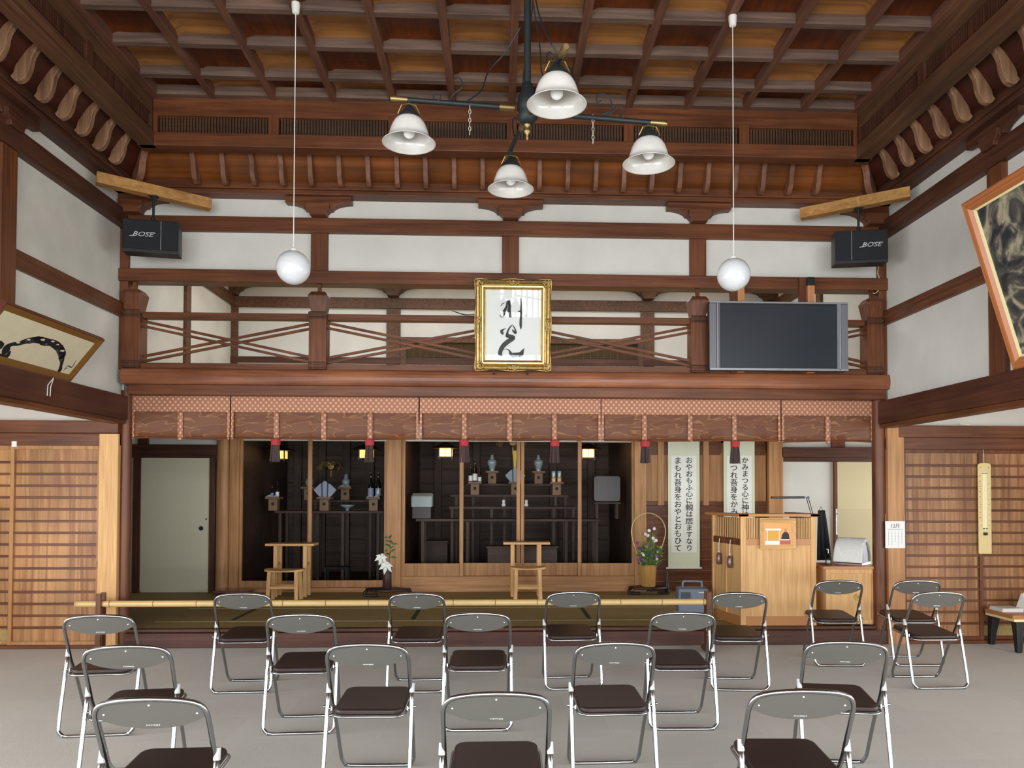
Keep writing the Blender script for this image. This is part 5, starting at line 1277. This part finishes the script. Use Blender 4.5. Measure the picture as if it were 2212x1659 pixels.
# ------------------------------------------------------------------ inside the altar recesses
YA = 11.75
def lantern(px, py, Y, lit, label, sc=1):
    p = onY(px, py, Y); t = thing('hanging_lantern', label, 'lantern', tuple(p), group='hanging altar lanterns')
    h, z0, z1 = .095*sc, -.075*sc, .055*sc
    MB().box(-h, h, -h, h, z0+.012, z1-.005).build('paper_box', 'lantern_paper' if lit else 'lantern_paper_dim', t)
    m = MB()
    for sx_ in (-1, 1):
        for sy_ in (-1, 1): m.box(sx_*h-.008, sx_*h+.008, sy_*h-.008, sy_*h+.008, z0-.03, z1)
    m.box(-.004, .004, -h-.004, h+.004, z0, z1).box(-h-.02, h+.02, -h-.02, h+.02, z0-.008, z0+.008); m.build('frame', 'lacquer', t)
    m = MB(); k = .20*sc
    m.add([(-k, -k, z1), (k, -k, z1), (k, k, z1), (-k, k, z1), (-.02, -.02, z1+.10*sc), (.02, -.02, z1+.10*sc), (.02, .02, z1+.10*sc), (-.02, .02, z1+.10*sc)], [(3, 2, 1, 0), (4, 5, 6, 7), (0, 1, 5, 4), (1, 2, 6, 5), (2, 3, 7, 6), (3, 0, 4, 7)]); m.build('roof', 'lacquer', t)
    MB().tube([(0, 0, z1+.10*sc), (0, 0, 2.64-p.z)], .004, 6).build('chain', 'black_iron', t)
    l = bpy.data.lights.new('lantern_light', 'POINT'); l.energy = 2.2 if lit else .6; l.color = (1, .68, .36); l.shadow_soft_size = .14
    o = bpy.data.objects.new('lantern_light', l); o.location = (0, -h-.12, -.02); COL.objects.link(o); o.parent = t
lantern(604, 982, 11.6, 0, 'small lantern hanging at the left of the left altar recess'); lantern(792, 980, 11.6, 0, 'small lantern hanging at the right of the left altar recess, beside the tassel')
lantern(963, 977, 11.6, 1, 'brightly lit lantern at the left of the central altar recess'); lantern(1269, 979, 11.6, 1, 'brightly lit lantern at the right of the central altar recess')
def table(name, label, x0, x1, Y0, Y1, z, zf, legs, m_='altarX', shelf=None):
    t = thing(name, label, 'altar table', ((x0+x1)/2, (Y0+Y1)/2, zf)); cx, cy = (x0+x1)/2, (Y0+Y1)/2
    MB().box(x0-cx, x1-cx, Y0-cy, Y1-cy, z-zf-.035, z-zf).build('top', m_, t, bevel=.004)
    for s in legs:
        for y in (Y0-cy+.03, Y1-cy-.03): MB().box(s-cx-.02, s-cx+.02, y-.02, y+.02, 0, z-zf-.035).build('leg', 'altarZ', t)
    return t
zA = onY(700, 1103, 11.6).z
table('altar_table', 'long dark altar table carrying the offering stands in the left recess', -3.3, -1.70, 11.42, 11.85, zA, .22, (-3.22, -2.75, -2.3, -1.78))
zB = onY(740, 1080, 12.2).z
table('altar_table', 'raised rear altar table behind the fan in the left recess', -2.9, -1.95, 12.05, 12.45, zB, .22, (-2.85, -2.0))
zc1 = onY(1100, 1120, 11.45).z; zc2 = onY(1100, 1094, 11.75).z; zc3 = onY(1100, 1069, 12.0).z; zc4 = onY(1100, 1045, 12.3).z
table('altar_table', 'lowest and widest altar step in the central recess', -1.2, 1.5, 11.2, 11.62, zc1, .36, (-1.1, -.45, .3, 1.0, 1.45))
table('altar_table', 'second altar step up in the central recess', -.75, 1.2, 11.65, 11.9, zc2, .36, (-.7, -.1, .85, 1.15))
table('altar_table', 'third altar step up holding the lower offering stands', -.75, 1.1, 11.92, 12.15, zc3, .36, (-.65, .1, .9, 1.05))
table('altar_table', 'top altar step holding the two porcelain jars', -.5, .95, 12.18, 12.45, zc4, .36, (-.4, .9))
for (x0, x1, z0, z1, Y, lb) in ((-1.15, -.78, .42, .80, 11.9, 'dark panelled chest under the steps at the left of the central recess'), (-.15, .85, .42, .78, 11.0, 'dark low chest in the middle of the central recess, in front of the steps')):
    t = thing('altar_chest', lb, 'chest', ((x0+x1)/2, Y+.05, .36)); hw = (x1-x0)/2
    MB().box(-hw, hw, -.08, .12, 0, z1-.36).build('body', 'altarX', t, bevel=.004); MB().box(-hw-.02, hw+.02, -.10, .14, z1-.36, z1-.33).build('lid', 'altarX', t, bevel=.004)
def offering(px, ytop, ybot, Y, label, proto=[None]):
    zb = onY(px, ybot, Y).z; x = onY(px, ybot, Y).x; s = 1
    h = onY(px, ytop, Y).z-zb
    if proto[0] is None:
        t = thing('offering_stand', label, 'offering stand', (x, Y, zb), group='plain wooden offering stands')
        m = MB().box(-.065, .065, -.065, -.055, 0, .17).box(-.065, .065, .055, .065, 0, .17).box(-.065, -.055, -.055, .055, 0, .17).box(.055, .065, -.055, .055, 0, .17); m.build('box_base', 'dimmed_wood', t)
        MB().lathe([(.024, -.068), (.024, -.0655)], (0, 0, .10), 16, 'Y').build('round_opening', 'altar_black', t)
        MB().box(-.105, .105, -.105, .105, .17, .18).build('tray', 'dimmed_wood', t)
        m = MB().box(-.105, .105, -.105, -.098, .17, .205).box(-.105, .105, .098, .105, .17, .205).box(-.105, -.098, -.105, .105, .17, .205).box(.098, .105, -.105, .105, .17, .205); m.build('tray_rim', 'dimmed_wood', t)
        proto[0] = t; return t
    return dup(proto[0], (x, Y, zb), 0, label)
def atop(t, dz=.181): return t.location.x, t.location.y, t.location.z+dz
O = {}
for k, px, yt, yb2, Y, lb in (('a1', 592, 1073, 1103, 11.6, 'offering stand at the far left of the left recess holding dark bottles'), ('a2', 668, 1049, 1080, 12.2, 'rear offering stand half hidden by the door stile in the left recess'),
        ('a3', 702, 1073, 1103, 11.6, 'offering stand under the paper fan in the left recess'), ('a4', 747, 1049, 1080, 12.2, 'rear offering stand with a round jar in the left recess'),
        ('a5', 808, 1072, 1103, 11.6, 'offering stand with two sake bottles at the right of the left recess'),
        ('c1', 1026, 1036, 1070, 12.03, 'offering stand with bottles at the left of the central steps'), ('c2', 1063, 1012, 1045, 12.3, 'high offering stand with the left porcelain jar'),
        ('c3', 1113, 1034, 1070, 12.03, 'offering stand under the central paper fan'), ('c4', 1163, 1013, 1046, 12.3, 'high offering stand with the right porcelain jar'),
        ('c5', 1202, 1035, 1070, 12.03, 'offering stand with stacked cans at the right of the central steps')):
    z = {'11.6': zA, '12.2': zB, '12.03': zc3, '12.3': zc4}[str(Y)]
    O[k] = offering(px, yt, yb2, Y, lb); O[k].location.z = z
def white_sheet(k, i):
    x, y, z = atop(O[k]); m = MB()
    m.add([(x-.09, y-.085, z+.003), (x+.09, y-.085, z+.003), (x+.09, y+.08, z+.003), (x-.09, y+.08, z+.003), (x-.10, y-.108, z+.028), (x-.03, y-.109, z+.06), (x+.01, y-.109, z+.03), (x+.05, y-.109, z+.055), (x+.10, y-.108, z+.028)],
          [(0, 1, 2, 3), (4, 5, 6, 7, 8)]); tag(m.build('paper_sheet', 'fan_paper'), i, 'paper', 'folded white papers on the offering stands')
white_sheet('a1', 'folded white paper on the far left offering stand'); white_sheet('a5', 'folded white paper under the two sake bottles'); white_sheet('a4', 'folded white paper under the round jar in the left recess')
def bottle(k, dx, dy, sc, label, lab=None, glass='bottle_glass'):
    x, y, z = atop(O[k]); t = thing('bottle', label, 'bottle', (x+dx, y+dy, z+.004), group='sake bottles on the altar')
    MB().lathe([(.001, 0), (.04*sc, .001), (.043*sc, .01), (.043*sc, .19*sc), (.03*sc, .25*sc), (.016*sc, .30*sc), (.014*sc, .36*sc), (.017*sc, .365*sc), (.017*sc, .385*sc), (.001, .387*sc)], (0, 0, 0), 16).build('bottle_body', glass, t, smooth='angle')
    if lab: MB().lathe([(.0435*sc, .04*sc), (.0445*sc, .045*sc), (.0445*sc, .15*sc), (.0435*sc, .155*sc)], (0, 0, 0), 16).build('paper_label', lab, t, smooth='angle')
bottle('a5', -.05, 0, 1.0, 'dark sake bottle with blue-grey label, left of the pair', 'label_blue'); bottle('a5', .06, .01, 1.0, 'dark sake bottle, right of the pair in the left recess', 'porcelain')
bottle('a1', -.03, 0, .5, 'short dark bottle on the far left offering stand', 'label_blue'); bottle('a1', .04, .02, .62, 'taller dark bottle on the far left offering stand', 'porcelain_white')
bottle('c1', -.07, 0, .75, 'thin dark bottle at the left of the central bottles', 'porcelain_white'); bottle('c1', .0, .03, .95, 'tallest dark bottle in the central recess', 'porcelain_white'); bottle('c1', .075, -.02, .62, 'short bottle with white label in the central recess', 'porcelain_white')
def jar(k, sc, label, tall=0):
    x, y, z = atop(O[k]); t = thing('porcelain_jar', label, 'jar', (x, y, z+.003), group='porcelain jars on the altar')
    pr = [(.001, 0), (.045, .0), (.042, .03), (.05, .08), (.075, .14), (.078, .175), (.06, .205), (.03, .215)] if tall else [(.001, 0), (.03, 0), (.03, .02), (.055, .06), (.065, .10), (.055, .14), (.025, .155)]
    MB().lathe([(r_*sc, z_*sc) for r_, z_ in pr], (0, 0, 0), 20).build('jar_body', 'porcelain', t, smooth=True)
    b_ = pr[-1][1]*sc; MB().lathe([(.034*sc, b_), (.034*sc, b_+.012), (.022*sc, b_+.035*sc), (.026*sc, b_+.05*sc), (.018*sc, b_+.07*sc), (.001, b_+.075*sc)], (0, 0, 0), 16).build('lid', 'porcelain', t, smooth=True)
jar('a2', 1, 'round pale jar half hidden by the door stile'); jar('a4', 1, 'round pale jar at the rear of the left recess')
jar('c2', .98, 'tall blue-white porcelain jar left of the yellow ornament', 1); jar('c4', .98, 'tall blue-white porcelain jar right of the yellow ornament', 1)
def fan(k, label, sc=1):
    x, y, z = atop(O[k]); t = thing('paper_fan', label, 'paper fan', (x, y, z), group='folded paper fans on the altar')
    for i, (pl, m_) in enumerate((([(-.06, 0), (-.17, .13), (-.07, .225), (-.045, .22), (-.03, 0)], 'fan_paper'), ([(.06, 0), (.17, .13), (.07, .225), (.045, .22), (.03, 0)], 'fan_paper'), ([(-.028, 0), (-.035, .24), (0, .27), (.035, .24), (.028, 0)], 'fan_paper'))):
        yy = (-.01, -.01, -.03)[i]; MB().prism([(a*sc, b*sc) for a, b in pl], 'Y', yy, yy+.006).build('fan_fold', m_, t)
    for s in (-1, 1): MB().prism([(s*.028*sc, 0), (s*.045*sc, 0), (s*.052*sc, .235*sc), (s*.036*sc, .235*sc)], 'Y', -.024, -.02).build('crease_shade', 'fan_shade', t)  # dark strips paint the shade inside the folds of the white paper
fan('a3', 'white folded paper fan on the middle offering stand of the left recess'); fan('c3', 'white folded paper fan in the middle of the central recess', .95)
x, y, z = atop(O['c3']); p = onY(1112, 1000, 12.03)
t = thing('gold_streamer', 'yellow gilt streamer rising from the central paper fan', 'streamer', (p.x, 12.06, z))
MB().prism([(-.008, .10), (.008, .10), (.035, .52), (-.03, .52)], 'Y', -.006, .006).build('gilt_blade', 'petal_yellow', t); MB().tube([(0, 0, 0), (0, 0, .12)], .006, 6).build('rod', 'brass', t)
x, y, z = atop(O['c5'])
for i, (dx, dz) in enumerate(((-.045, 0), (.045, 0), (-.045, .10), (.045, .10))):
    tag(MB().lathe([(.001, 0), (.032, .001), (.033, .01), (.033, .088), (.028, .096), (.001, .097)], (x+dx, y, z+.003+dz), 16).box(x+dx-.02, x+dx+.02, y-.036, y-.03, z+.03+dz, z+.07+dz).build('can', ('bamboo', 'porcelain')[dz > 0], smooth='angle'),
        ('lower left', 'lower right', 'upper left', 'upper right')[i]+' can of the four stacked on the right offering stand', 'can', 'stacked cans on the altar')
# gilt cloud ornaments
def clouds(cx, cz, Y, s, label):
    m = MB(); rr = random.Random(2)
    for k in range(10):
        a = rr.uniform(.05, PI-.05)*(1 if k % 2 else 1); r_ = s*(.6+.4*rr.random()); x = cx+r_*1.25*math.cos(a); z = cz+r_*.75*math.sin(a)-s*.2
        m.tube([(x+s*.20*(1-q/18)*math.cos(q*.55+k), Y-.002*q, z+s*.20*(1-q/18)*math.sin(q*.55+k)) for q in range(16)], .009, 6)
    m.tube([(cx+s*1.1*math.cos(a), Y, cz+s*.8*math.sin(a)-s*.2) for a in np.linspace(0, PI, 20)], .008, 6)
    m.lathe([(.001, -.02), (s*.30, -.015), (s*.32, 0), (s*.001, .01)], (cx, Y, cz+.02), 20, 'Y').tube([(cx, Y, cz-s*.3), (cx, Y, cz-s*.9)], .02, 8)
    tag(m.build('cloud_ornament', 'gold_dull'), label, 'ornament', 'gilt openwork ornaments')
p = onY(715, 1010, 12.6); clouds(p.x, p.z, 12.6, .17, 'gilt openwork cloud ornament with a dark mirror above the left fan')
p = onY(1108, 958, 12.6); clouds(p.x, p.z, 12.6, .20, 'gilt openwork ornament high in the central recess')
p = onY(912, 1098, 11.42)
t = thing('covered_box', 'dark box under a folded pale grey-green cloth at the left of the central recess', 'box', (p.x, 11.42, zc1))
MB().box(-.14, .14, -.1, .1, 0, .17).build('box_body', 'lacquer', t, bevel=.005)
def cf_(u, v): return (-.16+.32*u+.01*math.sin(9*u), -.115+.22*v, .18+.11*math.sin(PI*v*.5)**.5+.008*math.sin(7*u+3*v))
m = MB().sheet(cf_, 12, 10); m.sheet(lambda u, v: (-.16+.32*u+.01*math.sin(9*u), -.118, .185-.0*v+v*.02+.1*v*0), 12, 1)
m2 = MB(); m2.prism([(-.12, .17), (.12, .17), (.12, .36), (.06, .375), (-.115, .33)], 'X', -.155, .155); m2.build('cloth_stack', 'cloth_pale', t, bevel=.02, seg=3)
p = onY(1310, 1113, 11.42)
t = thing('glass_cabinet', 'small dark glossy cabinet on a stand at the right of the central recess', 'cabinet', (p.x, 11.42, zc1))
for sx_ in (-1, 1):
    for sy_ in (-.07, .07): MB().box(sx_*.15-.015, sx_*.15+.015, sy_-.015, sy_+.015, 0, .22).build('leg', 'altarZ', t)
MB().box(-.20, .20, -.11, .11, .22, .25).build('stand_top', 'altarX', t, bevel=.004)
MB().prism(rrect(.40, .38, .04, 4, 0, .45), 'Y', -.09, .09).build('case', 'cabinet_dark', t, bevel=.006)
for s in (-1, 1): MB().prism(rrect(.15, .30, .03, 4, s*.085, .45), 'Y', -.098, -.088).build('door', 'cabinet_dark', t)
MB().tube([(-.05, 0, .64), (-.04, 0, .665), (.04, 0, .665), (.05, 0, .64)], .006, 6).build('handle', 'chrome', t)
for i, (px, py) in enumerate(((1088, 1086), (1137, 1086))):
    p = onY(px, 1093, 11.75)
    tag(MB().lathe([(.001, 0), (.03, 0), (.032, .03), (.022, .045), (.02, .07), (.026, .085), (.018, .10), (.001, .105)], (p.x, 11.75, zc2), 14).build('figurine', 'porcelain_white', smooth=True),
        'small white ceremonial cup on the second step, %s of the pair' % ('left', 'right')[i], 'cup', 'white cups on the second step')
# small bowl and plate in the left recess
p = onY(750, 1092, 11.6)
tag(MB().lathe([(.001, .05), (.03, .05), (.02, .06), (.02, .08), (.05, .09), (.10, .12), (.11, .14), (.09, .13), (.001, .10)], (p.x, 11.62, zA-.05), 20).build('offering_bowl', 'porcelain', smooth=True), 'shallow pale bowl between the fan and the sake bottles', 'bowl')
p = onY(715, 1190, 11.35)
t = thing('small_table', 'small black low table standing on the floor of the left recess', 'table', (-2.35, 11.3, .22))
MB().box(-.18, .18, -.11, .11, .25, .27).build('top', 'altar_black', t, bevel=.003)
for sx_ in (-1, 1):
    for sy_ in (-1, 1): MB().box(sx_*.15-.012, sx_*.15+.012, sy_*.09-.012, sy_*.09+.012, 0, .25).build('leg', 'altar_black', t)
